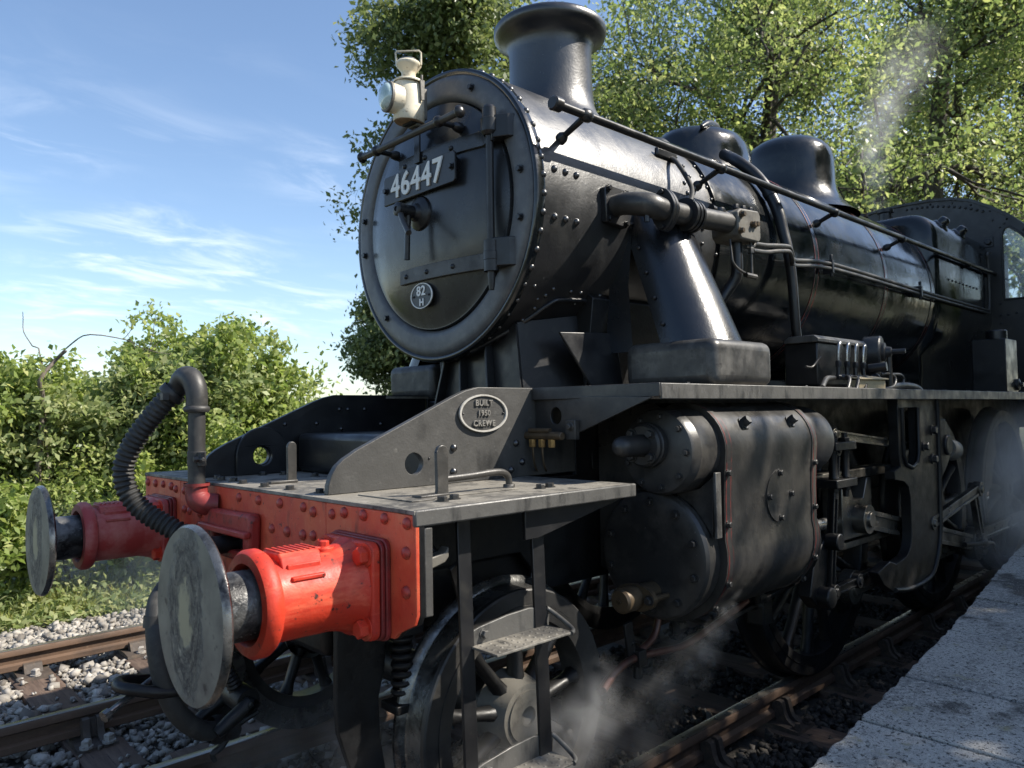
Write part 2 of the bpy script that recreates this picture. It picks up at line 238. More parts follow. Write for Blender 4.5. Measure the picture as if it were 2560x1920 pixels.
# ------------------------------------------------------------------ geometry helpers
COL = scene.collection
def basis(d):
    d = Vector(d).normalized(); a = Vector((0, 0, 1)) if abs(d.z) < 0.9 else Vector((1, 0, 0))
    u = a.cross(d).normalized(); return u, d.cross(u), d
class MB:
    def __init__(s): s.v = []; s.f = []
    def add(s, vs, fs):
        o = len(s.v); s.v += [tuple(x) for x in vs]; s.f += [tuple(i+o for i in f) for f in fs]; return s
    def box(s, a, b):
        (x0, y0, z0), (x1, y1, z1) = a, b
        return s.add([(x0,y0,z0),(x1,y0,z0),(x1,y1,z0),(x0,y1,z0),(x0,y0,z1),(x1,y0,z1),(x1,y1,z1),(x0,y1,z1)],
                     [(0,3,2,1),(4,5,6,7),(0,1,5,4),(1,2,6,5),(2,3,7,6),(3,0,4,7)])
    def bar(s, a, b, w, h, up=(0,0,1)):
        a, b = Vector(a), Vector(b); d = (b-a).normalized(); u = Vector(up); sd = d.cross(u).normalized(); u = sd.cross(d)
        c = [(-w/2,-h/2),(w/2,-h/2),(w/2,h/2),(-w/2,h/2)]
        return s.add([p + sd*i + u*j for p in (a, b) for i, j in c], [(3,2,1,0),(4,5,6,7)] + [(k,(k+1)%4,4+(k+1)%4,4+k) for k in range(4)])
    def prism(s, poly, axis, a, b, holes=()):
        """poly in the two other coordinates (x: (y,z), y: (x,z), z: (x,y)), extruded from a to b along axis; holes: list of polys"""
        def P(q, t): return {'x': (t, q[0], q[1]), 'y': (q[0], t, q[1]), 'z': (q[0], q[1], t)}[axis]
        loops = [list(poly)] + [list(h) for h in holes]
        flat = [q for l in loops for q in l]; n = len(flat)
        if holes: tris = tessellate_polygon([[Vector((q[0], q[1], 0)) for q in l] for l in loops]); caps = [tuple(t) for t in tris]
        else: caps = [tuple(range(n))]
        fs = [tuple(c) for c in caps] + [tuple(i+n for i in reversed(c)) for c in caps]
        o = 0
        for l in loops:
            k = len(l); fs += [(o+i, o+(i+1) % k, n+o+(i+1) % k, n+o+i) for i in range(k)]; o += k
        return s.add([P(q, a) for q in flat] + [P(q, b) for q in flat], fs)
    def tube(s, path, r, n=12, cap=True, spline=0, closed=False):
        P = [Vector(p) for p in path]
        if spline:
            Q = []
            for i in range(len(P)-1):
                p0, p1, p2, p3 = P[max(i-1,0)], P[i], P[i+1], P[min(i+2,len(P)-1)]
                for k in range(spline):
                    t = k/spline; Q.append(0.5*((2*p1)+(p2-p0)*t+(2*p0-5*p1+4*p2-p3)*t*t+(3*p1-p0-3*p2+p3)*t**3))
            Q.append(P[-1]); 
            if not isinstance(r, (int, float)):
                r = [r[min(int(i/spline), len(r)-2)]*(1-(i/spline) % 1)+r[min(int(i/spline)+1, len(r)-1)]*((i/spline) % 1) if i < len(Q)-1 else r[-1] for i in range(len(Q))]
            P = Q
        rr = [r]*len(P) if isinstance(r, (int, float)) else list(r)
        T = [(P[min(i+1,len(P)-1)]-P[max(i-1,0)]).normalized() for i in range(len(P))]
        u, w, _ = basis(T[0]); vs = []
        for i, p in enumerate(P):
            u = (u - T[i]*u.dot(T[i])).normalized(); w = T[i].cross(u)
            vs += [p + (u*math.cos(2*math.pi*k/n) + w*math.sin(2*math.pi*k/n))*rr[i] for k in range(n)]
        fs = [(i*n+k, i*n+(k+1) % n, (i+1)*n+(k+1) % n, (i+1)*n+k) for i in range(len(P)-1) for k in range(n)]
        if cap: fs += [tuple(range(n))[::-1], tuple((len(P)-1)*n+k for k in range(n))]
        return s.add(vs, fs)
    def lathe(s, prof, o, d, n=32, a0=0.0, a1=2*math.pi, squash=None):
        """prof: (radius, height along d)"""
        u, w, d = basis(d); o = Vector(o); full = abs(a1-a0-2*math.pi) < 1e-6; m_ = n if full else n+1; vs = []
        for r, h in prof:
            r = max(r, 0.0003)
            for k in range(m_):
                a = a0+(a1-a0)*k/n; vs.append(o + d*h + (u*math.cos(a)+w*math.sin(a))*r)
        fs = []
        for i in range(len(prof)-1):
            for k in range(n if full else n):
                k2 = (k+1) % m_ if full else k+1
                fs.append((i*m_+k, i*m_+k2, (i+1)*m_+k2, (i+1)*m_+k))
        return s.add(vs, fs)
    def dome(s, o, d, r, h, n=10, rings=3):
        return s.lathe([(r*math.cos(math.pi/2*i/rings), h*math.sin(math.pi/2*i/rings)) for i in range(rings+1)], o, d, n)
    def hexb(s, o, d, r, h, base=0.0):
        if base: s.lathe([(r*1.35, 0), (r*1.35, base), (0, base)], o, d, 14)
        return s.lathe([(r, 0), (r, base+h*0.85), (r*0.86, base+h), (0, base+h)], o, d, 6)
    def build(s, name, mat, parent=None, smooth=35, bevel=0.0, seg=2, loc=None):
        me = bpy.data.meshes.new(name); me.from_pydata(s.v, [], s.f); me.update()
        bm = bmesh.new(); bm.from_mesh(me); bmesh.ops.recalc_face_normals(bm, faces=bm.faces); bm.to_mesh(me); bm.free()
        return mkobj(name, me, mat, parent, smooth, bevel, seg, loc)
def mkobj(name, me, mat, parent=None, smooth=35, bevel=0.0, seg=2, loc=None):
    me.materials.append(M[mat] if isinstance(mat, str) else mat)
    if smooth:
        me.polygons.foreach_set('use_smooth', [True]*len(me.polygons)); me.set_sharp_from_angle(angle=R_(smooth))
    o = bpy.data.objects.new(name, me); COL.objects.link(o); o.parent = parent
    if loc: o.location = loc
    if bevel:
        b = o.modifiers.new('bevel', 'BEVEL'); b.width = bevel; b.segments = seg; b.limit_method = 'ANGLE'; b.angle_limit = R_(40); b.harden_normals = False
    return o
def inst(name, me, parent, loc, d=None, scale=1.0):
    """another object on shared mesh data; d: direction the mesh's +z is turned to"""
    o = bpy.data.objects.new(name, me); COL.objects.link(o); o.parent = parent; o.location = loc
    if d is not None: o.rotation_euler = Vector(d).to_track_quat('Z', 'Y').to_euler()
    o.scale = (scale,)*3
    return o
def protomesh(name, mb, mat, smooth=35):
    o = mb.build(name, mat, None, smooth); me = o.data; bpy.data.objects.remove(o); return me
def tag(o, label, cat, group=None, kind=None):
    o['label'] = label; o['category'] = cat
    if group: o['group'] = group
    if kind: o['kind'] = kind
    return o
def empty(name, loc=(0,0,0), parent=None):
    o = bpy.data.objects.new(name, None); COL.objects.link(o); o.location = loc; o.parent = parent; o.empty_display_size = 0.2; return o
def circ(cx, cy, r, n=24, ry=None, a0=0.0): return [(cx+r*math.cos(a0+2*math.pi*k/n), cy+(ry or r)*math.sin(a0+2*math.pi*k/n)) for k in range(n)]
def arc(cx, cy, r, a0, a1, n=8): return [(cx+r*math.cos(R_(a0+(a1-a0)*k/n)), cy+r*math.sin(R_(a0+(a1-a0)*k/n))) for k in range(n+1)]
def text(name, s, size, mat, parent, loc, rot, extrude=0.004, xs=1.0, bevel=0.0006, offset=0.0, space=1.0):
    c = bpy.data.curves.new(name, 'FONT'); c.body = s; c.size = size; c.align_x = 'CENTER'; c.align_y = 'CENTER'; c.extrude = extrude
    c.bevel_depth = bevel; c.offset = offset; c.space_character = space; c.resolution_u = 4
    tmp = bpy.data.objects.new(name, c); me = bpy.data.meshes.new_from_object(tmp); bpy.data.objects.remove(tmp)
    me.materials.clear(); me.materials.append(M[mat]); o = bpy.data.objects.new(name, me); COL.objects.link(o); o.parent = parent; o.location = loc; o.rotation_euler = rot; o.scale = (xs, 1, 1)
    return o
FACE_FRONT = (R_(90), 0, R_(-90))      # text reads towards -x
FACE_NEAR = (R_(90), 0, 0)             # text reads towards -y
def np_mesh(name, verts, faces, tone=None, smooth=False):
    me = bpy.data.meshes.new(name); nv, nf, k = len(verts), len(faces), faces.shape[1]
    me.vertices.add(nv); me.vertices.foreach_set('co', np.ascontiguousarray(verts, dtype=np.float32).ravel())
    me.loops.add(nf*k); me.loops.foreach_set('vertex_index', np.ascontiguousarray(faces, dtype=np.int32).ravel())
    me.polygons.add(nf); me.polygons.foreach_set('loop_start', np.arange(0, nf*k, k, dtype=np.int32)); me.polygons.foreach_set('loop_total', np.full(nf, k, dtype=np.int32))
    me.update(calc_edges=True)
    if tone is not None:
        a = me.attributes.new('tone', 'FLOAT', 'POINT'); a.data.foreach_set('value', np.ascontiguousarray(tone, dtype=np.float32))
    if smooth: me.polygons.foreach_set('use_smooth', np.ones(nf, dtype=bool))
    me.validate(); return me
rng = np.random.default_rng(7); random.seed(7)
# ------------------------------------------------------------------ ground, hill, track bed
def struct(o, kind='structure'): o['kind'] = kind; return o
mb = MB(); mb.add([(-1500,-1500,-0.42),(2500,-1500,-0.42),(2500,2500,-0.42),(-1500,2500,-0.42)], [(0,1,2,3)])
struct(mb.build('ground', 'earth', None, 0))
mb = MB()   # the shoulder of stone on which both tracks lie
prof = [(-1.75,-0.41),(-1.55,-0.24),(3.9,-0.235),(5.2,-0.33),(6.0,-0.415)]
mb.add([(x, y, z) for x in (-6, 40) for y, z in prof], [(i, i+1, 6+i, 5+i) for i in range(4)])
struct(mb.build('track_bed', 'bed', None, 0))
# far field rising gently to the skyline
nx, ny = 60, 24; vs = []
for j in range(ny+1):
    d = 60 + 900*(j/ny)**1.6
    for i in range(nx+1):
        a = R_(15 + 85*i/nx); h = -0.5 + 8.5*(j/ny)**1.1*(0.75+0.35*math.sin(i*0.23+0.6)+0.1*math.sin(i*0.9))
        vs.append((d*math.cos(a), d*math.sin(a), h))
mb = MB(); mb.add(vs, [(j*(nx+1)+i, j*(nx+1)+i+1, (j+1)*(nx+1)+i+1, (j+1)*(nx+1)+i) for j in range(ny) for i in range(nx)])
struct(mb.build('hill', 'field', None, 60))

# ------------------------------------------------------------------ tracks: bullhead rail in chairs on timber sleepers
HEAD = [(-0.035,-0.012),(-0.030,-0.003),(-0.018,0.0),(0.018,0.0),(0.030,-0.003),(0.035,-0.012),(0.035,-0.040),(0.011,-0.052),(0.0095,-0.095),(0.033,-0.108),(0.034,-0.140),(0.025,-0.146),(-0.025,-0.146),(-0.034,-0.140),(-0.033,-0.108),(-0.0095,-0.095),(-0.011,-0.052),(-0.035,-0.040)]
def rail(parent, y0, x0, x1, bend=0.0):
    xs_ = [x0+(x1-x0)*i/24 for i in range(25)]
    def yy(x): return y0 + bend*max(x, 0)**2
    mb = MB(); n = len(HEAD)
    mb.add([(x, yy(x)+p, z) for x in xs_ for p, z in HEAD], [(i*n+k, i*n+(k+1) % n, (i+1)*n+(k+1) % n, (i+1)*n+k) for i in range(24) for k in range(n)] + [tuple(range(n)), tuple(24*n+k for k in range(n))])
    r = mb.build('rail', 'rail', parent, 30)
    mb = MB(); mb.add([(x, yy(x)+p, z) for x in xs_ for p, z in ((-0.027,-0.0003),(-0.018,0.0022),(0.018,0.0022),(0.027,-0.0003))], [(i*4+k, i*4+k+1, i*4+5+k, i*4+4+k) for i in range(24) for k in range(3)])
    mb.build('running_surface', 'railtop', r, 60)
    return r
def chair_mesh(sgn):
    """cast chair, origin at the rail centre on rail-top level; sgn = +1: the tall outer jaw stands towards +y"""
    mb = MB(); s = sgn
    mb.prism([(-0.19*1, -0.188), (-0.185, -0.168), (-0.10, -0.158), (0.10, -0.158), (0.185, -0.168), (0.19, -0.188)], 'x', -0.10, 0.10)
    outer = [(s*0.036,-0.150),(s*0.030,-0.110),(s*0.016,-0.090),(s*0.018,-0.062),(s*0.040,-0.047),(s*0.060,-0.045),(s*0.073,-0.052),(s*0.080,-0.075),(s*0.086,-0.105),(s*0.100,-0.135),(s*0.125,-0.153),(s*0.155,-0.162),(s*0.036,-0.162)]
    for xa in (-0.052, 0.018): mb.prism(outer, 'x', xa, xa+0.034)
    mb.prism([(s*0.036,-0.155),(s*0.022,-0.085),(s*0.030,-0.056),(s*0.055,-0.056),(s*0.062,-0.085),(s*0.070,-0.155)], 'x', -0.030, 0.030)
    inner = [(-s*0.036,-0.158),(-s*0.038,-0.112),(-s*0.050,-0.098),(-s*0.075,-0.105),(-s*0.105,-0.150),(-s*0.110,-0.160)]
    mb.prism(inner, 'x', -0.055, 0.055)
    o = mb.build('chair', 'chair', None, 40); me = o.data; bpy.data.objects.remove(o); return me
CH = {1: chair_mesh(1), -1: chair_mesh(-1)}
bolt = MB(); bolt.lathe([(0.034,0),(0.034,0.012),(0,0.012)], (0,0,0), (0,0,1), 12); bolt.lathe([(0.026,0.012),(0.026,0.040),(0.018,0.047),(0,0.047)], (0,0,0), (0,0,1), 4)
BOLT = protomesh('chair_bolt', bolt, 'boltgrey', 30)
bolt2 = MB(); bolt2.lathe([(0.024,0),(0.024,0.012),(0,0.012)], (0,0,0), (0,0,1), 12); bolt2.lathe([(0.018,0.012),(0.018,0.034),(0,0.038)], (0,0,0), (0,0,1), 4)
BOLTR = protomesh('chair_bolt', bolt2, 'chair', 30)
def sleeper_mesh(seed):
    r = random.Random(seed); mb = MB(); n = 14; vs = []
    for i in range(n+1):
        y = -1.3+2.6*i/n
        for sx, z in ((-1,-0.33),(-1,-0.192),(-0.9,-0.186),(0.9,-0.186),(1,-0.192),(1,-0.33)):
            vs.append((sx*0.127+r.uniform(-.004,.004), y, z+r.uniform(-.004,.003)))
    mb.add(vs, [(i*6+k, i*6+(k+1) % 6, (i+1)*6+(k+1) % 6, (i+1)*6+k) for i in range(n) for k in range(6)] + [tuple(range(6)), tuple(n*6+k for k in range(6))])
    o = mb.build('sleeper', 'sleeper', None, 30); me = o.data; bpy.data.objects.remove(o); return me
SLP = [sleeper_mesh(k) for k in range(4)]
crack = MB()
def track(label, yc, xsl, bend, x0, x1, boltm):
    t = struct(empty('railway_track', (0, 0, 0))); t['label'] = label
    rail(t, yc-0.7525, x0, x1, bend); rail(t, yc+0.7525, x0, x1, bend)
    for i, x in enumerate(xsl):
        yo = bend*max(x, 0)**2
        s = inst('sleeper', SLP[i % 4], t, (x, yc+yo, 0)); s.rotation_euler = (0, 0, random.uniform(-.015, .015))
        for sg in (-1, 1):
            c = inst('chair', CH[sg], t, (x+random.uniform(-.01, .01), yc+yo+sg*0.7525, 0))
            for bx, by in ((0.055, sg*0.165), (-0.055, sg*0.165)) + (((0.0, -sg*0.155),)):
                b = inst('bolt', boltm, c, (bx, by, -0.168)); b.rotation_euler = (0, 0, random.uniform(0, 1.5))
            # oak key wedged between the rail and the outer jaw
    return t
near_x = [-1.9,-1.15,-0.45,0.28,0.98,1.50,2.016,2.735,3.505,4.269,5.115,5.927] + [6.7+0.76*i for i in range(24)]
track('bullhead rails on timber sleepers under the black engine', 0.0, near_x, 0.0011, -5, 26, BOLTR)
far_x = [-2.15,-1.47,-0.78,-0.08,0.60,1.30,2.0,2.75] + [3.5+0.74*i for i in range(26)]
track('second track beside the weeds, rusty rails on weathered timber sleepers', 2.545, far_x, 0.0011, -5, 24, BOLT)

# ------------------------------------------------------------------ loose stone
ico_v = []; ph = (1+5**.5)/2
for a, b in ((-1, ph), (1, ph), (-1, -ph), (1, -ph)): ico_v.append((a, b, 0))
for a, b in ((-1, ph), (1, ph), (-1, -ph), (1, -ph)): ico_v.append((0, a, b))
for a, b in ((ph, -1), (ph, 1), (-ph, -1), (-ph, 1)): ico_v.append((a, 0, b))
ico_v = np.array(ico_v)/np.linalg.norm(ico_v[0])
ico_f = np.array([(0,11,5),(0,5,1),(0,1,7),(0,7,10),(0,10,11),(1,5,9),(5,11,4),(11,10,2),(10,7,6),(7,1,8),(3,9,4),(3,4,2),(3,2,6),(3,6,8),(3,8,9),(4,9,5),(2,4,11),(6,2,10),(8,6,7),(9,8,1)])
cube_v = np.array([(x, y, z) for x in (-1, 1) for y in (-1, 1) for z in (-1, 1)])*0.62
cube_f = np.array([(0,1,3),(0,3,2),(4,6,7),(4,7,5),(0,4,5),(0,5,1),(2,3,7),(2,7,6),(0,2,6),(0,6,4),(1,5,7),(1,7,3)])
def rand_rot(n):
    q = rng.normal(size=(n, 4)); q /= np.linalg.norm(q, axis=1)[:, None]; w, x, y, z = q.T
    return np.stack([np.stack([1-2*(y*y+z*z), 2*(x*y-z*w), 2*(x*z+y*w)], -1), np.stack([2*(x*y+z*w), 1-2*(x*x+z*z), 2*(y*z-x*w)], -1), np.stack([2*(x*z-y*w), 2*(y*z+x*w), 1-2*(x*x+y*y)], -1)], 1)
def stones(name, label, cat, mat, pos, size, skew=0.36):
    n = len(pos); lib = cube_v[None] + rng.uniform(-skew, skew, (n, 8, 3))
    lib = lib*rng.uniform(0.6, 1.35, (n, 1, 3)); lib = np.einsum('nij,nkj->nki', rand_rot(n), lib)*size[:, None, None]
    lib[:, :, 2] *= 0.85
    v = (lib + pos[:, None, :]).reshape(-1, 3); f = (cube_f[None] + (np.arange(n)*8)[:, None, None]).reshape(-1, 3)
    tone = np.repeat(np.clip(rng.beta(2, 2, n), 0, 1), 8)
    o = mkobj(name, np_mesh(name, v, f, tone), mat, None, 0); return tag(o, label, cat, kind='stuff')
def on_sleeper(p, xsl, yc):
    s = np.zeros(len(p), bool)
    for x in xsl: s |= (abs(p[:, 0]-x) < 0.125) & (abs(p[:, 1]-yc) < 1.3)
    return s
def scatter(n, x0, x1, y0, y1): return np.stack([rng.uniform(x0, x1, n), rng.uniform(y0, y1, n), np.zeros(n)], -1)
P = np.concatenate([scatter(36000, -2.4, 2.6, -0.65, 5.4), scatter(3000, 2.6, 8, 1.0, 5.0)])
P[:, 2] = -0.215 + rng.uniform(-0.03, 0.028, len(P)) - np.clip(P[:, 1]-3.9, 0, 3)*0.075
so_ = on_sleeper(P, near_x, 0.0) | on_sleeper(P, far_x, 2.545)
keep = ~so_ | (rng.random(len(P)) < 0.05); P[so_ & keep, 2] = -0.176
for yr in (-0.7525, 0.7525, 1.7925, 3.2975): keep &= abs(P[:, 1]-yr) > 0.055
keep &= (P[:, 1] > 0.72) | (P[:, 0] < 0.55+0.25*rng.random(len(P)))
P = P[keep]
stones('ballast', 'pale grey limestone ballast around the two tracks', 'ballast', 'ballast', P, rng.gamma(6, 0.0038, len(P)).clip(0.010, 0.055))
P = np.concatenate([scatter(15000, 0.6, 6.5, -1.62, -0.78), scatter(8000, 0.45, 6.5, -0.70, 0.74)])
P[:, 2] = -0.215 + rng.uniform(-0.03, 0.025, len(P)); P = P[~on_sleeper(P, near_x, 0.0) | (rng.random(len(P)) < 0.2)]
P = P[(abs(P[:, 1]+0.7525-0.0011*P[:, 0]**2) > 0.055)]
stones('ballast', 'dark sooty small stone beside the platform and under the engine', 'ballast', 'cinder', P, rng.uniform(0.009, 0.030, len(P)))

# ------------------------------------------------------------------ platform with coping slabs
PZ = 0.50
_pc = np.polyfit([0.923, 1.408, 1.939, 2.839, 4.395], [-1.808, -1.772, -1.725, -1.633, -1.447], 2)
def edge(x):
    if x <= 4.4: return float(np.polyval(_pc, max(x, -1.5))) + (0.05*(x+1.5) if x < -1.5 else 0)
    return -1.447 + 0.118*(x-4.4) - 0.011*(x-4.4)**2 if x < 9 else -1.447+0.118*4.6-0.011*4.6**2
plat = struct(empty('platform', (0, 0, 0)))
joints = [-4.2,-3.4,-2.6,-1.9,-1.2,-0.45,0.25,0.85,1.408,1.945,2.75,3.50,4.25,5.0,5.8,6.6,7.4,8.2,9.0]
for a, b in zip(joints[:-1], joints[1:]):
    n = 16; g = 0.007; dz = random.uniform(-0.006, 0.006); top = []
    ex = [a+g+(b-a-2*g)*i/n for i in range(n+1)]
    poly = [(x, edge(x)+random.uniform(-.009, .003)) for x in ex] + [(b-g, edge(b)-1.15), (a+g, edge(a)-1.15)]
    s = MB(); s.prism(poly, 'z', PZ-0.075, PZ+dz); s.build('slab', 'slab', plat, 30, bevel=0.006)
xs_ = np.linspace(-4.2, 9, 40)
wall = MB(); wall.prism([(x, edge(x)-0.06) for x in xs_] + [(9, edge(9)-1.14), (-4.2, edge(-4.2)-1.14)], 'z', -0.42, PZ-0.0755); wall.build('retaining_wall', 'brickwall', plat, 30)
back = MB(); back.prism([(x, edge(x)-1.155) for x in xs_] + [(9, -12), (-4.2, -12)], 'z', -0.42, PZ-0.012); back.build('tarmac_surface', 'tarmac', plat, 30)

# ------------------------------------------------------------------ vegetation
def leaves_np(cent, size, spread=None, flat=0.0, aspect=0.55, up=0.35):
    """folded leaf quads at the given centres -> verts, faces"""
    n = len(cent); d = rng.normal(size=(n, 3)); d[:, 2] -= 0.25; d /= np.linalg.norm(d, axis=1)[:, None]
    nrm = rng.normal(size=(n, 3)); nrm[:, 2] += up*2.2; s = np.cross(d, nrm); s /= np.linalg.norm(s, axis=1)[:, None]; nn = np.cross(s, d)
    L = size[:, None]
    v = np.stack([cent-d*L*0.5, cent+s*L*aspect*0.5+nn*L*0.10, cent+d*L*0.5, cent-s*L*aspect*0.5+nn*L*0.10], 1).reshape(-1, 3)
    f = np.arange(4*n).reshape(n, 4); return v, f
class Branches:
    def __init__(s, limit=9): s.rows = {}; s.limit = limit
    def seg(s, a, b, ra, rb, n): s.rows.setdefault(n, []).append((*a, *b, ra, rb))
    def mesh(s, name):
        V, F, o = [], [], 0
        for n, rows in s.rows.items():
            A = np.array(rows); a, b, ra, rb = A[:, :3], A[:, 3:6], A[:, 6], A[:, 7]; d = b-a; d /= np.linalg.norm(d, axis=1)[:, None]+1e-9
            h = np.where(np.abs(d[:, 2:3]) < 0.9, [[0, 0, 1.]], [[1., 0, 0]]); u = np.cross(h, d); u /= np.linalg.norm(u, axis=1)[:, None]; w = np.cross(d, u)
            t = np.arange(n)*2*np.pi/n; ring = u[:, None]*np.cos(t)[None, :, None]+w[:, None]*np.sin(t)[None, :, None]
            v = np.concatenate([a[:, None]+ring*ra[:, None, None], b[:, None]+ring*rb[:, None, None]], 1); k = np.arange(n); k2 = (k+1) % n
            f = np.stack([k, k2, n+k2, n+k], 1)[None]+(np.arange(len(A))*2*n)[:, None, None]+o; V.append(v.reshape(-1, 3)); F.append(f.reshape(-1, 4)); o += len(A)*2*n
        return np_mesh(name, np.concatenate(V), np.concatenate(F), None, True)
def _unit(x, y, z):
    l = math.sqrt(x*x+y*y+z*z)+1e-9; return x/l, y/l, z/l
def grow(br, tips, p, d, L, r, lev, maxlev, rs, spread, upw, kids, gn, ratio):
    nseg = 4 if lev < 2 else 3; side = 8 if lev == 0 else 5 if lev < 3 else 3; g = rs.gauss; w = gn if lev else gn*0.4
    for i in range(nseg):
        d = _unit(d[0]+g(0, w), d[1]+g(0, w), d[2]+g(0, w)+upw); l = L/nseg
        q = (p[0]+d[0]*l, p[1]+d[1]*l, p[2]+d[2]*l); r2 = r*(0.86 if lev else 0.9)
        if lev < br.limit: br.seg(p, q, r, r2, side)
        p, r = q, r2
        if lev >= maxlev-1: tips.append(p)
        if lev < maxlev and i >= (1 if lev == 0 else 0):
            for _ in range(kids[lev] if i < nseg-1 else kids[lev]+1):
                a = (g(0, 1), g(0, 1), g(0, 1)); k = a[0]*d[0]+a[1]*d[1]+a[2]*d[2]; a = _unit(a[0]-d[0]*k, a[1]-d[1]*k, a[2]-d[2]*k); s = spread[lev]
                grow(br, tips, p, _unit(*(d[j]*(1-s)+a[j]*s for j in range(3))), L*ratio[lev]*rs.uniform(0.75, 1.2)*((1.15-0.2*i) if lev == 0 else 1), r*rs.uniform(0.45, 0.62), lev+1, maxlev, rs, spread, upw, kids, gn, ratio)
def tree(name, label, base, H, seed, leafmat, leafsize, nper, clump, spread=(0.72, 0.7, 0.75, 0.8), kids=(2, 1, 1, 1), maxlev=4, upw=0.05, trunk=0.2, gn=0.16, thin=1.0, lean=(0, 0), cat='tree', group=None, bark='bark', zmin=None, trunkfrac=0.42, ratio=(0.55, 0.62, 0.64, 0.64), limit=9):
    rs = np.random.default_rng(seed); py = random.Random(seed); br = Branches(limit); tips = []
    t = tag(empty(name, base), label, cat, group)
    grow(br, tips, (0.0, 0.0, 0.0), _unit(lean[0], lean[1], 1.0), H*trunkfrac, trunk, 0, maxlev, py, spread, upw, kids, gn, ratio)
    mkobj('trunk', br.mesh('trunk'), bark, t, 0)
    T = np.array(tips); T = T[rs.random(len(T)) < thin]
    if zmin is not None: T = T[T[:, 2] > zmin]
    c = np.repeat(T, nper, 0); c = c + rs.normal(size=c.shape)*clump*np.array([1, 1, 0.75]); c[:, 2] -= np.abs(rs.normal(size=len(c)))*clump*0.25
    if zmin is not None: c = c[c[:, 2] > zmin*0.6]
    v, f = leaves_np(c, rs.uniform(0.6, 1.25, len(c))*leafsize)
    # each twig's tuft a shade of its own, each leaf a little off it
    tt = np.repeat(rs.beta(2.2, 2.2, len(T)), nper)[:len(c)] if zmin is None else rs.beta(2, 2, len(c))
    tone = np.clip(tt*0.65+rs.random(len(c))*0.45-0.05, 0, 1)
    mkobj('crown', np_mesh('crown', v, f, np.repeat(tone, 4)), leafmat, t, 0)
    return t
def at(px, dist, z=-0.42):
    """ground point seen in the direction of photograph column px at that distance"""
    a = YAW - math.atan((px-1280)/FPX); return (CAM.x+dist*math.cos(a), CAM.y+dist*math.sin(a), z)
# trees beyond the engine
TG = 'trees behind the engine'
def bigtree(name, label, px, dist, H, seed, mat, leaf, nper, clump, thin=1.0, tf=0.62, r0=0.42, trunk=0.2, kids=(3, 2, 1, 1), **k):
    return tree(name, label, at(px, dist), H, seed, mat, leaf, nper, clump, kids=kids, trunk=trunk, thin=thin, group=TG, trunkfrac=tf, ratio=(r0, 0.60, 0.58, 0.6), spread=(0.66, 0.66, 0.72, 0.8), upw=0.04, gn=0.2, **k)
bigtree('broadleaf_tree', 'dark leafy tree rising beside the smokebox and headlamp', 1365, 15.5, 15.0, 12, 'leaf_dark', 0.135, 14, 0.18, r0=0.24, thin=0.5)
bigtree('broadleaf_tree', 'lower dark tree behind the left edge of the smokebox', 1080, 19, 7.0, 5, 'leaf_dark', 0.13, 12, 0.17, thin=0.6, r0=0.33, trunk=0.15)
bigtree('ash_tree', 'open branching tree just right of the chimney', 1610, 18, 16.0, 21, 'leaf_ash', 0.115, 15, 0.19, thin=0.32, trunk=0.22, r0=0.36)
bigtree('ash_tree', 'tall bright tree above the dome', 1900, 23, 20.0, 33, 'leaf_ash', 0.150, 18, 0.27, thin=0.5, trunk=0.30)
bigtree('ash_tree', 'thick-limbed bright tree above the cab roof', 2330, 30, 22.0, 42, 'leaf_ash', 0.185, 18, 0.36, thin=0.5, trunk=0.42)
bigtree('ash_tree', 'thin-leaved tree at the right edge showing sky between branches', 2600, 36, 26.0, 57, 'leaf_ash', 0.24, 6, 0.5, thin=0.7, trunk=0.36)
bigtree('broadleaf_tree', 'far tree filling the gap behind the chimney', 1455, 36, 11.0, 64, 'leaf_ash', 0.22, 7, 0.45, trunk=0.3, thin=0.7, limit=4)
bigtree('broadleaf_tree', 'far tree low behind the dome and boiler', 1760, 40, 19.0, 71, 'leaf_dark', 0.24, 7, 0.6, trunk=0.3, limit=4)
bigtree('broadleaf_tree', 'far tree low behind the firebox and cab', 2130, 46, 19.0, 83, 'leaf_dark', 0.27, 7, 0.7, trunk=0.3, limit=4)
# unseen trees added on the platform side, out to the right, to shade the platform and the motion
def shade(x, y, H, seed, label, thin=1.0): return tree('broadleaf_tree', label, (x, y, 0.45), H, seed, 'leaf_dark', 0.24, 6, 0.34, kids=(3, 2, 1, 1), trunk=0.18, group='unseen shade trees added on the platform side', limit=4, thin=thin, trunkfrac=0.62, ratio=(0.36, 0.6, 0.58, 0.6), spread=(0.66, 0.66, 0.72, 0.8), upw=0.02, gn=0.2)
for i, (x, y, H) in enumerate(((7.2, -8.0, 10.2), (9.4, -8.2, 12.4), (12.0, -8.0, 13.6), (14.8, -8.5, 14.4))):
    shade(x, y, H, 201+i, ('first', 'second', 'third', 'fourth')[i] + ' tree of the unseen row added to shade the platform, counted from its ramp', 0.30 if i == 0 else 0.8 if i == 1 else 1.0)
SG = 'unseen shrubs added along the back of the platform'  # out of view, added to darken what the engine's side reflects
for i, (x, y, H) in enumerate(((4.2, -6.6, 2.6), (6.4, -6.4, 3.0), (8.8, -6.8, 3.2), (11.4, -6.5, 3.2), (14.2, -6.8, 3.4), (17.5, -6.6, 3.6))):
    tree('bush', ('first', 'second', 'third', 'fourth', 'fifth', 'sixth')[i] + ' unseen shrub added along the back of the platform, counted from its ramp', (x, y, 0.45), H, 301+i, 'leaf_dark', 0.17, 4, 0.16, spread=(0.6, 0.6, 0.66, 0.75), kids=(3, 1, 1, 1), maxlev=4, upw=0.06, trunk=0.05, gn=0.24, cat='bush', group=SG, limit=4, trunkfrac=0.7, ratio=(0.6, 0.6, 0.58, 0.6))
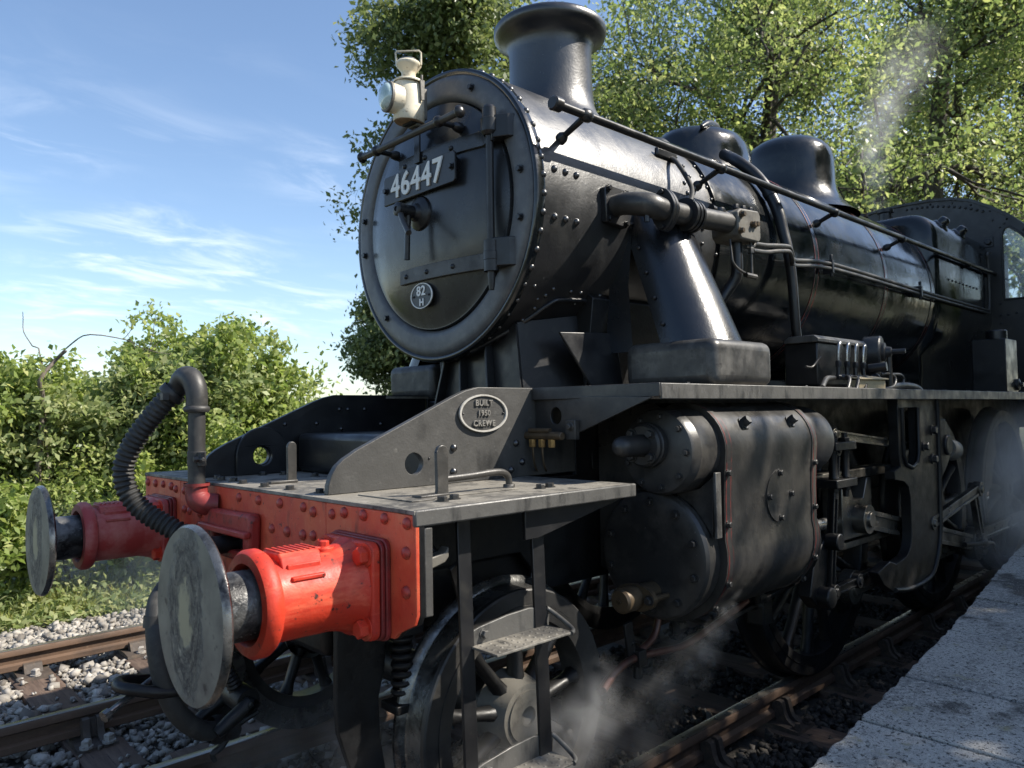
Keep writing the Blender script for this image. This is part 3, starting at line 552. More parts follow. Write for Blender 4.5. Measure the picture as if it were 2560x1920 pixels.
# hedge of bushes beyond the second track
HG = 'bushes of the trackside hedge'
def bush(px, dist, H, seed, label, leaf=0.088, nper=4, clump=0.07, mat='leaf_hedge', r=0.022, kids=(4, 1, 1, 1), frac=0.70):
    return tree('bush', label, at(px, dist, -0.40), H, seed, mat, leaf, nper, clump, spread=(0.55, 0.55, 0.66, 0.75), kids=kids, maxlev=4, upw=0.10, trunk=r, gn=0.24, cat='bush', group=HG, trunkfrac=frac, ratio=(0.52, 0.58, 0.58, 0.6))
bush(-60, 9.6, 2.65, 101, 'bush cut off by the left edge of the photograph')
bush(70, 9.4, 2.3, 102, 'bush with bare dead twigs rising behind the far buffer', mat='leaf_pale')
bush(210, 10.0, 2.4, 103, 'bush right of the dead twigs, second from the left of the hedge')
bush(330, 9.7, 2.35, 104, 'bush left of the tallest hedge bush', leaf=0.065)
bush(450, 10.0, 2.7, 105, 'bush behind the arch of the air hose', mat='leaf_pale')
bush(555, 10.3, 3.05, 106, 'tallest bush of the hedge, pointed top against the sky', frac=0.74)
bush(640, 10.2, 2.5, 107, 'bush above the far frame plate')
bush(740, 11.4, 2.0, 108, 'low bush where the hedge ends near the smokebox', mat='leaf_pale')
bush(140, 11.3, 2.5, 109, 'bush at the back of the hedge between the dead twigs', mat='leaf_ash')
bush(400, 11.5, 2.7, 110, 'bush at the back of the hedge above the air hose', mat='leaf_ash')
bush(20, 8.9, 1.3, 111, 'low bramble in front of the hedge at the left edge', leaf=0.09)
bush(190, 9.1, 1.4, 112, 'low bramble behind the far buffer', mat='leaf_pale', leaf=0.055)
bush(310, 9.3, 1.6, 116, 'low bramble between the far buffer and the air hose', leaf=0.085)
bush(430, 9.4, 1.6, 113, 'low bramble below the air hose')
bush(560, 9.7, 1.6, 114, 'low bramble behind the far end of the buffer beam', leaf=0.06)
bush(690, 10.0, 1.5, 117, 'low bramble seen through the far frame hole')
bush(880, 17, 1.8, 115, 'small bush in front of the hay field', leaf=0.09, clump=0.14)
# bare dead twigs standing out of the hedge
def dead(px, dist, pts, r, label, drop=0.0):
    b = at(px, dist, 0); rt = Vector((math.sin(YAW), -math.cos(YAW), 0)); t = tag(empty('dead_branch', (b[0], b[1], -0.4-drop)), label, 'branch', 'dead branches in the hedge')
    for i, (path, rr) in enumerate(pts):
        mb = MB(); mb.tube([Vector((0, 0, z+0.4))+rt*u+Vector((0.1, 0.1, 0))*random.uniform(-1, 1) for u, z in path], [rr*0.5*(1-0.7*k/(len(path)-1)) for k in range(len(path))], 6, spline=3); mb.build('stem' if i == 0 else 'twig', 'deadwood', t, 60)
dead(120, 9.0, [([(0.15, -0.4), (0.05, 1.0), (0.0, 2.42), (-0.12, 2.60), (-0.30, 2.76), (-0.34, 2.90), (-0.18, 2.94)], 0.02), ([(0.0, 2.42), (0.2, 2.64), (0.5, 2.70), (0.75, 2.66), (1.05, 2.54), (1.25, 2.50)], 0.018), ([(0.75, 2.66), (0.82, 2.76), (0.86, 2.86)], 0.010), ([(1.05, 2.54), (1.15, 2.66), (1.3, 2.72)], 0.010)], 0.02, 'thin curling dead branch against the sky above the hedge', 0.28)
dead(110, 8.9, [([(0.0, -0.4), (-0.05, 0.9), (0.0, 1.85), (0.04, 2.08), (0.10, 2.30), (0.22, 2.38)], 0.07)], 0.05, 'short thick pale dead stump at the left of the hedge', 0.12)
dead(350, 9.6, [([(0.1, -0.4), (0.1, 1.6), (0.05, 2.4), (0.15, 2.75), (0.22, 2.95)], 0.015), ([(0.05, 2.4), (-0.05, 2.65), (-0.12, 2.8)], 0.008)], 0.02, 'upright bare twig above the middle of the hedge', 0.2)
# grass and weeds along the ballast edge
n = 22000; gx = rng.uniform(-2.5, 7, n); gy = 5.0+np.abs(rng.normal(0, 0.7, n))+0.12*np.sin(gx*2.3)+0.1*np.sin(gx*5.1); 
base = np.stack([gx, gy, -0.30-np.clip(gy-4.6, 0, 1.4)*0.08], -1); h = rng.uniform(0.08, 0.36, n)*np.clip((gy-4.6)*1.1, 0.35, 1.2); az = rng.uniform(0, 6.28, n); w = rng.uniform(0.006, 0.014, n)
side = np.stack([np.cos(az), np.sin(az), 0*az], -1)*w[:, None]; lean = np.stack([np.cos(az+1.5), np.sin(az+1.5), 0*az], -1)*(h*rng.uniform(0.1, 0.6, n))[:, None]; upv = np.stack([0*h, 0*h, h], -1)
v = np.stack([base-side, base+side, base+side*0.7+lean*0.4+upv*0.6, base-side*0.7+lean*0.4+upv*0.6, base+lean+upv], 1).reshape(-1, 3)
i0 = np.arange(n)*5; f = np.concatenate([np.stack([i0, i0+1, i0+2], 1), np.stack([i0, i0+2, i0+3], 1), np.stack([i0+3, i0+2, i0+4], 1)])
tag(mkobj('grass', np_mesh('grass', v, f, np.repeat(rng.beta(2, 2, n), 5)), 'grass', None, 0), 'rough grass along the far edge of the ballast', 'grass', kind='stuff')
c = np.stack([rng.uniform(-2.5, 7, 16000), 4.95+np.abs(rng.normal(0, 0.6, 16000)), np.zeros(16000)], -1); c[:, 2] = -0.28+np.abs(rng.normal(0, 0.16, 16000))*np.clip((c[:, 1]-4.9)*1.5, 0.3, 1.6)
v, f = leaves_np(c, rng.uniform(0.05, 0.10, len(c)), up=1.0)
tag(mkobj('weeds', np_mesh('weeds', v, f, np.repeat(rng.beta(2.5, 2, len(c)), 4)), 'leaf_pale', None, 0), 'low leafy weeds creeping over the ballast edge', 'weeds', kind='stuff')
# ------------------------------------------------------------------ the engine
E_ = empty('steam_locomotive', (0, 0, 0))
tag(E_, 'black steam engine with a red buffer beam, its smokebox plate numbered 46447', 'locomotive')
X, Y, Z = Vector((1,0,0)), Vector((0,1,0)), Vector((0,0,1))
def part(name, mb, mat, smooth=35, bevel=0.0, parent=None, seg=2): return mb.build(name, mat, parent or E_, smooth, bevel, seg)
def rivetmesh(r, h, mat):
    mb = MB(); mb.lathe([(r, 0), (r*0.97, h*0.25), (r*0.80, h*0.62), (r*0.5, h*0.88), (0, h)], (0,0,0), (0,0,1), 12); return protomesh('rivet', mb, mat, 60)
RV_red, RV_black, RV_small = rivetmesh(0.0185, 0.013, 'rivetred'), rivetmesh(0.0135, 0.012, 'smokebox'), rivetmesh(0.008, 0.007, 'black')
def boltmesh(r, h, mat, base=0.004):
    mb = MB(); mb.hexb((0,0,0), (0,0,1), r, h, base); return protomesh('bolt', mb, mat, 30)
BT_black, BT_plate, BT_red, BT_casing = boltmesh(0.014, 0.014, 'black'), boltmesh(0.016, 0.013, 'satin', 0.003), boltmesh(0.027, 0.026, 'red'), boltmesh(0.016, 0.016, 'satin', 0.005)

# ---- buffer beam
beam = MB()
def beampoly(y0, y1): 
    if y0 < -1.1: return [(y0, 1.283), (y0, 1.004), (-1.128, 0.972), (-1.09, 0.955), (-1.055, 0.938), (-1.032, 0.917), (y1, 0.917), (y1, 1.283)]
    if y1 > 1.1: return [(y0, 1.283), (y0, 0.917), (1.032, 0.917), (1.055, 0.938), (1.09, 0.955), (1.128, 0.972), (y1, 1.004), (y1, 1.283)]
    return [(y0, 1.283), (y0, 0.917), (y1, 0.917), (y1, 1.283)]
bb = MB(); bb.prism(beampoly(-1.143, 1.143)[:6]+[(1.032, 0.917), (1.055, 0.938), (1.09, 0.955), (1.128, 0.972), (1.143, 1.004), (1.143, 1.283)], 'x', 0.012, 0.030)
B = part('buffer_beam', bb, 'under', 30, 0.002)
for a, b in ((-1.143, -0.6455), (-0.6425, 0.6645), (0.6675, 1.143)):
    s = MB(); s.prism(beampoly(a, b), 'x', -0.002, 0.0115); s.build('plate', 'beamred', B, 30, 0.003)
ang = MB(); ang.box((0.031, -1.139, 0.99), (0.062, -1.08, 1.246)); ang.box((0.031, 1.08, 0.99), (0.062, 1.139, 1.246)); part('beam_angle', ang, 'frame', 30, 0.005, B)
for y, z in [(-1.104,1.258),(-0.99,1.262),(-0.875,1.262),(-0.762,1.26),(-0.687,1.249),(-0.563,1.246),(-0.495,1.256),(-0.321,1.256),(-0.146,1.254),(0.028,1.253),(0.43,1.25),(0.611,1.242),(0.718,1.242),(0.776,1.252),(0.886,1.255),(0.993,1.253),(1.102,1.252),
             (-1.099,1.174),(-1.097,1.063),(1.099,1.174),(1.097,1.063),(-0.562,1.166),(-0.491,1.161),(-0.375,1.16),(-0.256,1.159),(0.30,1.156),(0.429,1.155),(0.549,1.156),(0.609,1.159),(-0.562,1.03),(-0.491,1.03),(0.549,1.03),(0.609,1.03)]:
    inst('rivet', RV_red, B, (-0.002, y, z), (-1, 0, 0), random.uniform(0.95, 1.08))
# ---- draw hook housing, hook and coupling
hk = MB(); hk.prism([(-0.17, 1.191), (-0.165, 1.075), (-0.13, 1.02), (0.20, 1.02), (0.262, 1.07), (0.272, 1.181), (0.255, 1.198), (-0.15, 1.205)], 'x', -0.05, -0.0025, holes=[[(-0.10, 1.055), (-0.10, 1.105), (0.19, 1.105), (0.19, 1.055)]])
HK = part('drawhook_housing', hk, 'oldred', 30, 0.012)
lip = MB(); lip.prism([(-0.175, 1.118), (0.275, 1.118), (0.275, 1.142), (-0.175, 1.142)], 'x', -0.075, -0.048); lip.build('lip', 'oldred', HK, 30, 0.006)
dark = MB(); dark.box((-0.006, -0.10, 1.055), (-0.003, 0.19, 1.105)); dark.build('slot_shade', 'under', HK)  # dark sheet behind the opening stands in for the shade inside it
h = MB()
h.tube([(0.0, 0.045, 1.075), (-0.10, 0.045, 1.075), (-0.17, 0.045, 1.085), (-0.225, 0.045, 1.06), (-0.245, 0.045, 1.01), (-0.22, 0.045, 0.965), (-0.17, 0.045, 0.955), (-0.145, 0.045, 0.985)], [0.035, 0.036, 0.042, 0.045, 0.042, 0.036, 0.028, 0.018], 10, spline=4)
h.lathe([(0.0, -0.05), (0.055, -0.05), (0.058, 0.0), (0.055, 0.05), (0, 0.05)], (-0.17, 0.045, 1.035), Y, 16)
part('drawhook', h, 'under', 50)
cp = MB()   # screw coupling: shackle, trunnion, screw, tommy bar, lower links
cp.tube([(-0.19, -0.02, 1.03), (-0.20, -0.03, 0.85), (-0.16, -0.035, 0.62)], 0.020, 8); cp.tube([(-0.19, 0.11, 1.03), (-0.20, 0.12, 0.85), (-0.16, 0.125, 0.62)], 0.020, 8)
C = part('screw_coupling', cp, 'under', 50)
sh = MB(); sh.tube([(-0.14, -0.06, 0.585), (-0.30, -0.075, 0.60), (-0.40, -0.045, 0.625), (-0.44, 0.02, 0.632), (-0.41, 0.085, 0.628), (-0.30, 0.11, 0.60), (-0.12, 0.10, 0.575)], 0.021, 10, spline=4); sh.build('shackle', 'under', C, 60)
pin = MB(); pin.tube([(-0.485, -0.03, 0.567), (-0.26, 0.06, 0.648)], 0.0125, 10); pin.lathe([(0, -0.022), (0.021, -0.022), (0.021, 0.0), (0, 0.0)], (-0.485, -0.03, 0.567), (0.88, 0.35, 0.32), 8); pin.build('tommy_bar', 'greysteel', C, 40)
sc = MB(); sc.lathe([(0.026+0.005*(k % 2), k*0.0085) for k in range(28)], (-0.085, 0.03, 0.66), (0.42, 0.0, -0.9), 12); sc.build('screw', 'under', C, 20)
nu = MB(); nu.lathe([(0, -0.075), (0.045, -0.075), (0.05, -0.06), (0.05, 0.06), (0.045, 0.075), (0, 0.075)], (0.0, 0.03, 0.478), Y, 18); nu.lathe([(0.02, -0.13), (0.022, 0.13), (0, 0.13)], (0.0, 0.03, 0.478), Y, 12); nu.build('trunnion_nut', 'under', C, 40)
for q in (-0.06, 0.12):
    ll = MB(); ll.tube([(0.0, q, 0.478), (-0.08, q, 0.43), (-0.13, q, 0.40)], [0.03, 0.028, 0.022], 10); ll.build('lower_link', 'under', C, 50)
# steam-heat hose hanging below the beam
hb = MB(); hb.tube([(-0.05, 0.24, 0.96), (-0.20, 0.17, 0.94), (-0.30, 0.05, 0.90), (-0.33, -0.02, 0.80), (-0.32, -0.05, 0.66), (-0.27, -0.05, 0.52), (-0.18, -0.03, 0.42), (-0.08, 0.0, 0.385)], 0.035, 14, spline=5)
HB = part('heating_hose', hb, 'rubber', 60)
c = MB(); c.lathe([(0.041, -0.02), (0.041, 0.02)], (-0.325, 0.0, 0.84), (0.1, 0.1, 1), 16); c.build('clip', 'hosepipe', HB, 40)
c = MB(); c.lathe([(0.046, -0.03), (0.052, -0.01), (0.052, 0.012), (0.044, 0.02), (0.044, 0.04), (0, 0.04)], (-0.10, 0.0, 0.39), (1, 0, -0.25), 16); c.lathe([(0, -0.03), (0.035, -0.03), (0.035, 0.03), (0, 0.03)], (-0.055, 0.0, 0.38), Y, 14); c.tube([(-0.06, 0, 0.36), (-0.09, 0, 0.32), (-0.12, 0.0, 0.305), (-0.11, 0, 0.275)], [0.016, 0.014, 0.012, 0.008], 8, spline=3); c.tube([(-0.03, 0, 0.385), (0.05, -0.02, 0.42)], [0.014, 0.008], 8); c.build('coupling_head', 'under', HB, 40)
# ---- buffers
def buffer(y, red='red'):
    o = (0, y, 1.0555)
    mb = MB(); mb.lathe([(0.126, 0.055), (0.119, 0.10), (0.118, 0.315), (0.124, 0.322), (0.140, 0.326), (0.148, 0.338), (0.148, 0.362), (0.138, 0.374), (0.112, 0.376), (0.104, 0.365), (0.103, 0.30)], o, -X, 48)
    b = part('buffer', mb, red, 40)
    fl = MB()
    def sq(hw, hh, rr): return arc(y+hw-rr, o[2]+hh-rr, rr, 0, 90, 5)+arc(y-hw+rr, o[2]+hh-rr, rr, 90, 180, 5)+arc(y-hw+rr, o[2]-hh+rr, rr, 180, 270, 5)+arc(y+hw-rr, o[2]-hh+rr, rr, 270, 360, 5)
    fl.prism(sq(0.150, 0.142, 0.03), 'x', -0.062, -0.034); f = fl.build('flange', red, b, 30, 0.006)
    for x0, x1, hw in ((-0.0325, -0.020, 0.153), (-0.0185, -0.0025, 0.157)):
        k = MB(); k.prism(sq(hw, hw-0.008, 0.03), 'x', x0, x1); k.build('packing_plate', 'darkred', b, 30, 0.003)
    # webs fairing the casing into the flange
    fa = MB(); fa.lathe([(0.145, 0.060), (0.134, 0.075), (0.126, 0.10), (0.119, 0.13)], o, -X, 48); fa.build('fillet', red, b, 60)
    for dy in (-0.112, 0.112):
        for dz in (-0.105, 0.105): inst('bolt', BT_red, b, (-0.062, y+dy, o[2]+dz), (-1, 0, 0))
    st = MB()   # ribbed foot step on top of the casing
    n = 10
    st.prism([(-0.072, 1.146), (-0.060, 1.178), (-0.045, 1.190), (0.045, 1.190), (0.060, 1.178), (0.072, 1.146), (0.05, 1.160), (0.0, 1.168), (-0.05, 1.160)], 'x', -0.30, -0.175)
    st.v = [(a, b_+y, c_) for a, b_, c_ in st.v]; s = st.build('step', red, b, 30, 0.005)
    rb = MB()
    for k in range(7): rb.box((-0.295+k*0.018, y-0.047, 1.1898), (-0.287+k*0.018, y+0.047, 1.1935))
    rb.build('tread_rib', red, s, 30, 0.001)
    lg = MB(); lg.box((-0.285, y-0.106, 1.118), (-0.185, y-0.072, 1.130)); lg.box((-0.285, y-0.076, 1.118), (-0.185, y-0.066, 1.160)); lg.build('step_foot', red, b, 30, 0.003)
    lu = MB(); lu.prism(arc(-0.135, y, 0.032, 0, 360, 20)[:-1], 'z', 1.166, 1.182); lu.hexb((-0.135, y-0.004, 1.182), Z, 0.016, 0.016, 0.003); lu.box((-0.185, y-0.016, 1.17), (-0.15, y+0.016, 1.186)); lu.build('oil_cap', red, b, 30, 0.002)
    pl = MB(); pl.lathe([(0.094, 0.30), (0.094, 0.40), (0.094, 0.50), (0.11, 0.512)], o, -X, 48); pl.build('plunger', 'shank', b, 40)
    hd = MB(); hd.lathe([(0.0, 0.497), (0.20, 0.497), (0.226, 0.500), (0.2335, 0.507), (0.2335, 0.517), (0.227, 0.526)], (0,0,0), -X, 72); H = hd.build('head', 'greysteel', b, 40); H.location = o
    fc = MB(); fc.lathe([(0.227, 0.526), (0.18, 0.5275), (0.10, 0.5290), (0.0, 0.5300)], (0,0,0), -X, 72); fo = fc.build('face', 'bufferface', H, 60)
    if y < 0: b['label'] = 'near buffer with a greasy grey head'
    return b
buffer(-0.864); buffer(0.864, 'dustyred')

# ---- vacuum pipe stand and hose
px_, py_ = -0.072, 0.285
vp = MB(); vp.tube([(px_, py_, 1.29), (px_, py_, 1.60)], 0.034, 20); V = part('vacuum_pipe', vp, 'hosepipe', 40)
el = MB(); el.lathe([(0.048, 0), (0.052, 0.008), (0.052, 0.02), (0.043, 0.026)], (px_, py_, 1.592), Z, 24)
el.tube([(px_, py_, 1.61), (px_, py_, 1.665), (px_-0.003, py_+0.012, 1.703), (px_-0.010, py_+0.035, 1.732), (px_-0.018, py_+0.068, 1.742), (px_-0.023, py_+0.100, 1.730), (px_-0.026, py_+0.132, 1.700)], [0.043, 0.043, 0.045, 0.046, 0.045, 0.044, 0.043], 20, spline=5)
el.dome((px_-0.050, py_+0.07, 1.755), (-1, -0.1, 0.2), 0.009, 0.012); el.build('elbow', 'hosepipe', V, 60)
cl = MB(); cl.lathe([(0.037, -0.03), (0.037, 0.03), (0.035, 0.03)], (px_, py_, 1.40), Z, 24); cl.box((px_-0.012, py_-0.075, 1.372), (px_+0.005, py_-0.030, 1.428)); cl.hexb((px_-0.012, py_-0.058, 1.40), -X, 0.013, 0.02, 0.003); cl.hexb((px_-0.012, py_-0.085, 1.40), -Y, 0.010, 0.018); cl.build('clamp', 'hosepipe', V, 30, 0.002)
lo = MB(); lo.tube([(px_, py_, 1.297), (px_, py_, 1.255), (px_+0.006, py_-0.012, 1.228), (px_+0.028, py_-0.03, 1.213), (-0.002, py_-0.05, 1.210)], [0.043, 0.045, 0.047, 0.046, 0.044], 20, spline=5); lo.lathe([(0.052, 0), (0.052, 0.012)], (px_, py_, 1.288), Z, 24); lo.build('lower_elbow', 'darkred', V, 60)
hp = [(-0.098, 0.415, 1.700), (-0.135, 0.438, 1.655), (-0.183, 0.482, 1.577), (-0.232, 0.530, 1.487), (-0.262, 0.562, 1.402), (-0.269, 0.572, 1.342), (-0.257, 0.563, 1.268), (-0.222, 0.535, 1.200), (-0.178, 0.495, 1.153), (-0.135, 0.457, 1.118), (-0.094, 0.420, 1.086), (-0.055, 0.385, 1.060)]
mb = MB(); Q = MB(); Q.tube(hp, 0.04, 4, spline=22)          # fine centre line, then a ribbed skin
cent = [sum((Vector(Q.v[i*4+k]) for k in range(4)), Vector())/4 for i in range(len(Q.v)//4)]
Lc = 0.0; rr = []
for i, p in enumerate(cent):
    if i: Lc += (p-cent[i-1]).length
    rr.append(0.0415+0.0042*math.sin(Lc/0.023*2*math.pi)*(1 if 0.05 < Lc < 0.86 else 0))
mb.tube(cent, rr, 22); H = part('vacuum_hose', mb, 'rubber', 80)
d0 = (Vector(hp[1])-Vector(hp[0])).normalized()
c = MB(); c.lathe([(0.052, 0.02), (0.0545, 0.024), (0.0545, 0.052), (0.052, 0.056)], hp[0], d0, 24); c.box((-0.175, 0.38, 1.645), (-0.15, 0.42, 1.672)); c.build('clip', 'hosepipe', H, 40)
c = MB(); c.lathe([(0.05, -0.02), (0.05, 0.05), (0.058, 0.055), (0.058, 0.075), (0.03, 0.08), (0, 0.08)], hp[-1], (0.6, -0.6, -0.45), 20); c.tube([(-0.06, 0.36, 1.09), (-0.06, 0.31, 1.115), (-0.06, 0.28, 1.13)], [0.012, 0.011, 0.013], 8); c.build('hose_end', 'under', H, 40)

# ---- front footplate
fp = MB(); fp.box((-0.006, -1.143, 1.2845), (1.004, 1.143, 1.297)); F = part('footplate', fp, 'plate', 30, 0.0015)
for sg in (-1, 1):
    a = MB(); a.box((-0.004, min(sg*1.1455, sg*1.128), 1.249), (1.006, max(sg*1.1455, sg*1.128), 1.2985)); a.build('edge_angle', 'edge', F, 30, 0.006)
pl = MB(); pl.prism([(0.11, -0.66), (0.11, -0.97), (0.20, -0.97), (0.22, -0.94), (0.60, -0.94), (0.62, -0.66)], 'z', 1.2975, 1.3012); pl.build('plate_patch', 'plate', F, 30, 0.001)
for x, y in [(0.19,-1.02),(0.253,-1.001),(0.658,-0.986),(0.717,-0.975),(0.048,-0.086),(0.058,-0.275),(0.073,-0.469),(0.052,0.121),(0.073,0.262),(0.06,0.358),(0.09,0.47),(0.38,0.42),(0.42,0.20),(0.40,-0.05),(0.30,0.47),(0.44,-0.3)]:
    b = inst('bolt', BT_plate, F, (x, y, 1.297)); b.rotation_euler = (0, 0, random.uniform(0, 1))
def lug(x, y, w=0.047, h=0.17, parent=None):
    mb = MB(); mb.prism([(x-w*0.62, 1.297), (x-w*0.5, 1.32), (x-w*0.5, 1.297+h-w*0.5)] + arc(x, 1.297+h-w*0.5, w*0.5, 180, 0, 8) + [(x+w*0.5, 1.32), (x+w*0.55, 1.297)], 'y', y-0.007, y+0.007)
    mb.box((x-0.10, y-0.02, 1.2975), (x+0.02, y+0.03, 1.309)); return part('lamp_iron', mb, 'pipe', 30, 0.003)
lug(0.272, -0.913); lug(0.205, 0.0, 0.04, 0.168)
hr = MB(); hr.tube([(0.285, -0.906, 1.353), (0.40, -0.905, 1.356), (0.50, -0.904, 1.361), (0.552, -0.902, 1.358), (0.580, -0.90, 1.342), (0.587, -0.899, 1.318), (0.588, -0.898, 1.298)], 0.0125, 12, spline=4); hr.hexb((0.588, -0.898, 1.298), Z, 0.022, 0.016); part('foot_rail', hr, 'pipe', 50)
# ---- frame plates above the footplate
def framepoly(): return [(0.045, 1.2975), (0.048, 1.33), (0.060, 1.365), (0.080, 1.395), (0.108, 1.417), (0.164, 1.448), (0.60, 1.637), (0.66, 1.660), (0.725, 1.674), (1.30, 1.674), (1.30, 1.2975)]
for sg in (-1, 1):
    mb = MB(); ya, yb = (-0.576, -0.548) if sg < 0 else (0.548, 0.576)
    mb.prism(framepoly(), 'y', ya, yb, holes=[circ(0.405 if sg < 0 else 0.328, 1.384, 0.041, 28)])
    o = part('frame_plate', mb, 'frame' if sg < 0 else 'black', 30, 0.0025)
    if sg < 0:
        for x, z in ((0.594, 1.436), (0.592, 1.343), (0.93, 1.44), (0.965, 1.36), (0.90, 1.33)): inst('rivet', RV_black, o, (x, ya, z), (0, -1, 0), 1.15)
        for x, z in ((0.475, 1.40), (0.55, 1.41)): inst('rivet', RV_small, o, (x, ya, z), (0, -1, 0), 0.6)
    else:
        for x, z in ((0.45, 1.53), (0.62, 1.53), (0.75, 1.60), (0.80, 1.60), (0.90, 1.60), (0.76, 1.50), (1.0, 1.52)): inst('rivet', RV_black, o, (x, ya, z), (0, -1, 0), 0.8)
br = MB(); br.prism([(0.20, 1.2975), (0.20, 1.40)] + arc(0.33, 1.39, 0.13, 175, 5, 12) + [(0.46, 1.40), (0.46, 1.2975)], 'y', 0.528, 0.5475, holes=[circ(0.328, 1.384, 0.046, 24)]); part('spring_bracket', br, 'black', 30, 0.004)
bx = MB(); bx.box((0.50, -0.546, 1.2975), (0.99, 0.526, 1.485)); part('frame_cover', bx, 'black', 30, 0.03, seg=4)
# works plate
wp = MB(); wp.lathe([(0.0, 0.0), (0.130, 0.0), (0.130, 0.010), (0.118, 0.010), (0.116, 0.006), (0, 0.006)], (0, 0, 0), -Y, 56); W = part('works_plate', wp, 'frame', 30); W.scale = (1, 1, 0.59); W.location = (0.746, -0.5765, 1.568)
ri = MB(); ri.lathe([(0.117, 0.008), (0.119, 0.0135), (0.128, 0.0135), (0.1305, 0.008)], (0,0,0), -Y, 56); ri.build('rim', 'offwhite', W, 50)
for s, dz, sz in (('BUILT', 0.041, 0.033), ('1950', 0.0, 0.031), ('CREWE', -0.041, 0.033)):
    text('lettering', s, sz, 'plategrey', W, (0, -0.008, dz/0.59), FACE_NEAR, 0.005, 1.0, 0.0005, 0.0003, 1.1).scale = (1, 1/0.59, 1)
for dx in (-0.108, 0.108): inst('rivet', RV_small, W, (dx, -0.006, 0), (0, -1, 0), 0.9)
# ---- main frames, stretchers and inner works under everything
mf = MB()
for sg in (-1, 1):
    ya, yb = (-0.572, -0.545) if sg < 0 else (0.545, 0.572)
    mf = MB(); mf.prism([(0.031, 1.284), (0.031, 0.95), (0.12, 0.86), (0.25, 0.92), (0.40, 0.98), (0.95, 0.98), (1.10, 0.80), (2.4, 0.80), (2.6, 0.95), (8.9, 0.95), (8.9, 1.655), (1.31, 1.655), (1.31, 1.284)], 'y', ya, yb); part('main_frame', mf, 'under', 30, 0.004)
for a, b in (((1.31, -0.54, 1.30), (2.2, 0.54, 1.64)), ((2.9, -0.54, 1.0), (3.0, 0.54, 1.6)), ((4.1, -0.54, 1.0), (4.25, 0.54, 1.64)), ((6.0, -0.54, 0.75), (7.2, 0.54, 1.64))):
    s = MB(); s.box(a, b); part('frame_stretcher', s, 'under', 30, 0.01)
fz = MB(); fz.box((0.07, -0.5, 0.72), (1.1, 0.5, 0.98)); part('pony_truck_frame', fz, 'under', 30, 0.03)
ax = MB(); ax.lathe([(0.08, -0.71), (0.08, 0.71)], (0.691, 0, 0.457), Y, 18); part('pony_axle', ax, 'under', 40)
gs = MB()
for k in range(7): gs.lathe([(0.034, -0.010), (0.042, 0.0), (0.034, 0.010)], (0.255, -0.70, 0.80-k*0.030), Z, 18)
gs.prism([(0.20, 0.815), (0.31, 0.815), (0.33, 0.93), (0.18, 0.93)], 'y', -0.75, -0.64); gs.box((0.20, -0.75, 0.56), (0.31, -0.65, 0.59)); part('truck_spring', gs, 'under', 40, 0.004)
gb = MB(); gb.prism([(0.03, 0.93), (0.23, 0.93), (0.215, 0.70), (0.19, 0.60), (0.195, 0.47), (0.215, 0.36), (0.23, 0.10), (0.10, 0.10), (0.075, 0.40), (0.035, 0.52), (0.027, 0.62), (0.03, 0.80)], 'y', -0.655, -0.628); part('guard_iron', gb, 'under', 30, 0.004)
gb = MB(); gb.prism([(0.03, 0.93), (0.23, 0.93), (0.215, 0.70), (0.19, 0.60), (0.195, 0.47), (0.215, 0.36), (0.23, 0.10), (0.10, 0.10), (0.075, 0.40), (0.035, 0.52), (0.027, 0.62), (0.03, 0.80)], 'y', 0.628, 0.655); part('guard_iron', gb, 'under', 30, 0.004)
sc = MB(); sc.box((0.02, -1.11, 1.03), (0.05, -1.06, 1.24)); sc.prism([(0.06, 1.13), (0.10, 1.14), (0.16, 1.15), (0.175, 1.165), (0.175, 1.135), (0.16, 1.12), (0.10, 1.105), (0.06, 1.09)], 'y', -1.07, -1.03); part('beam_bracket', sc, 'castgrey', 30, 0.004)
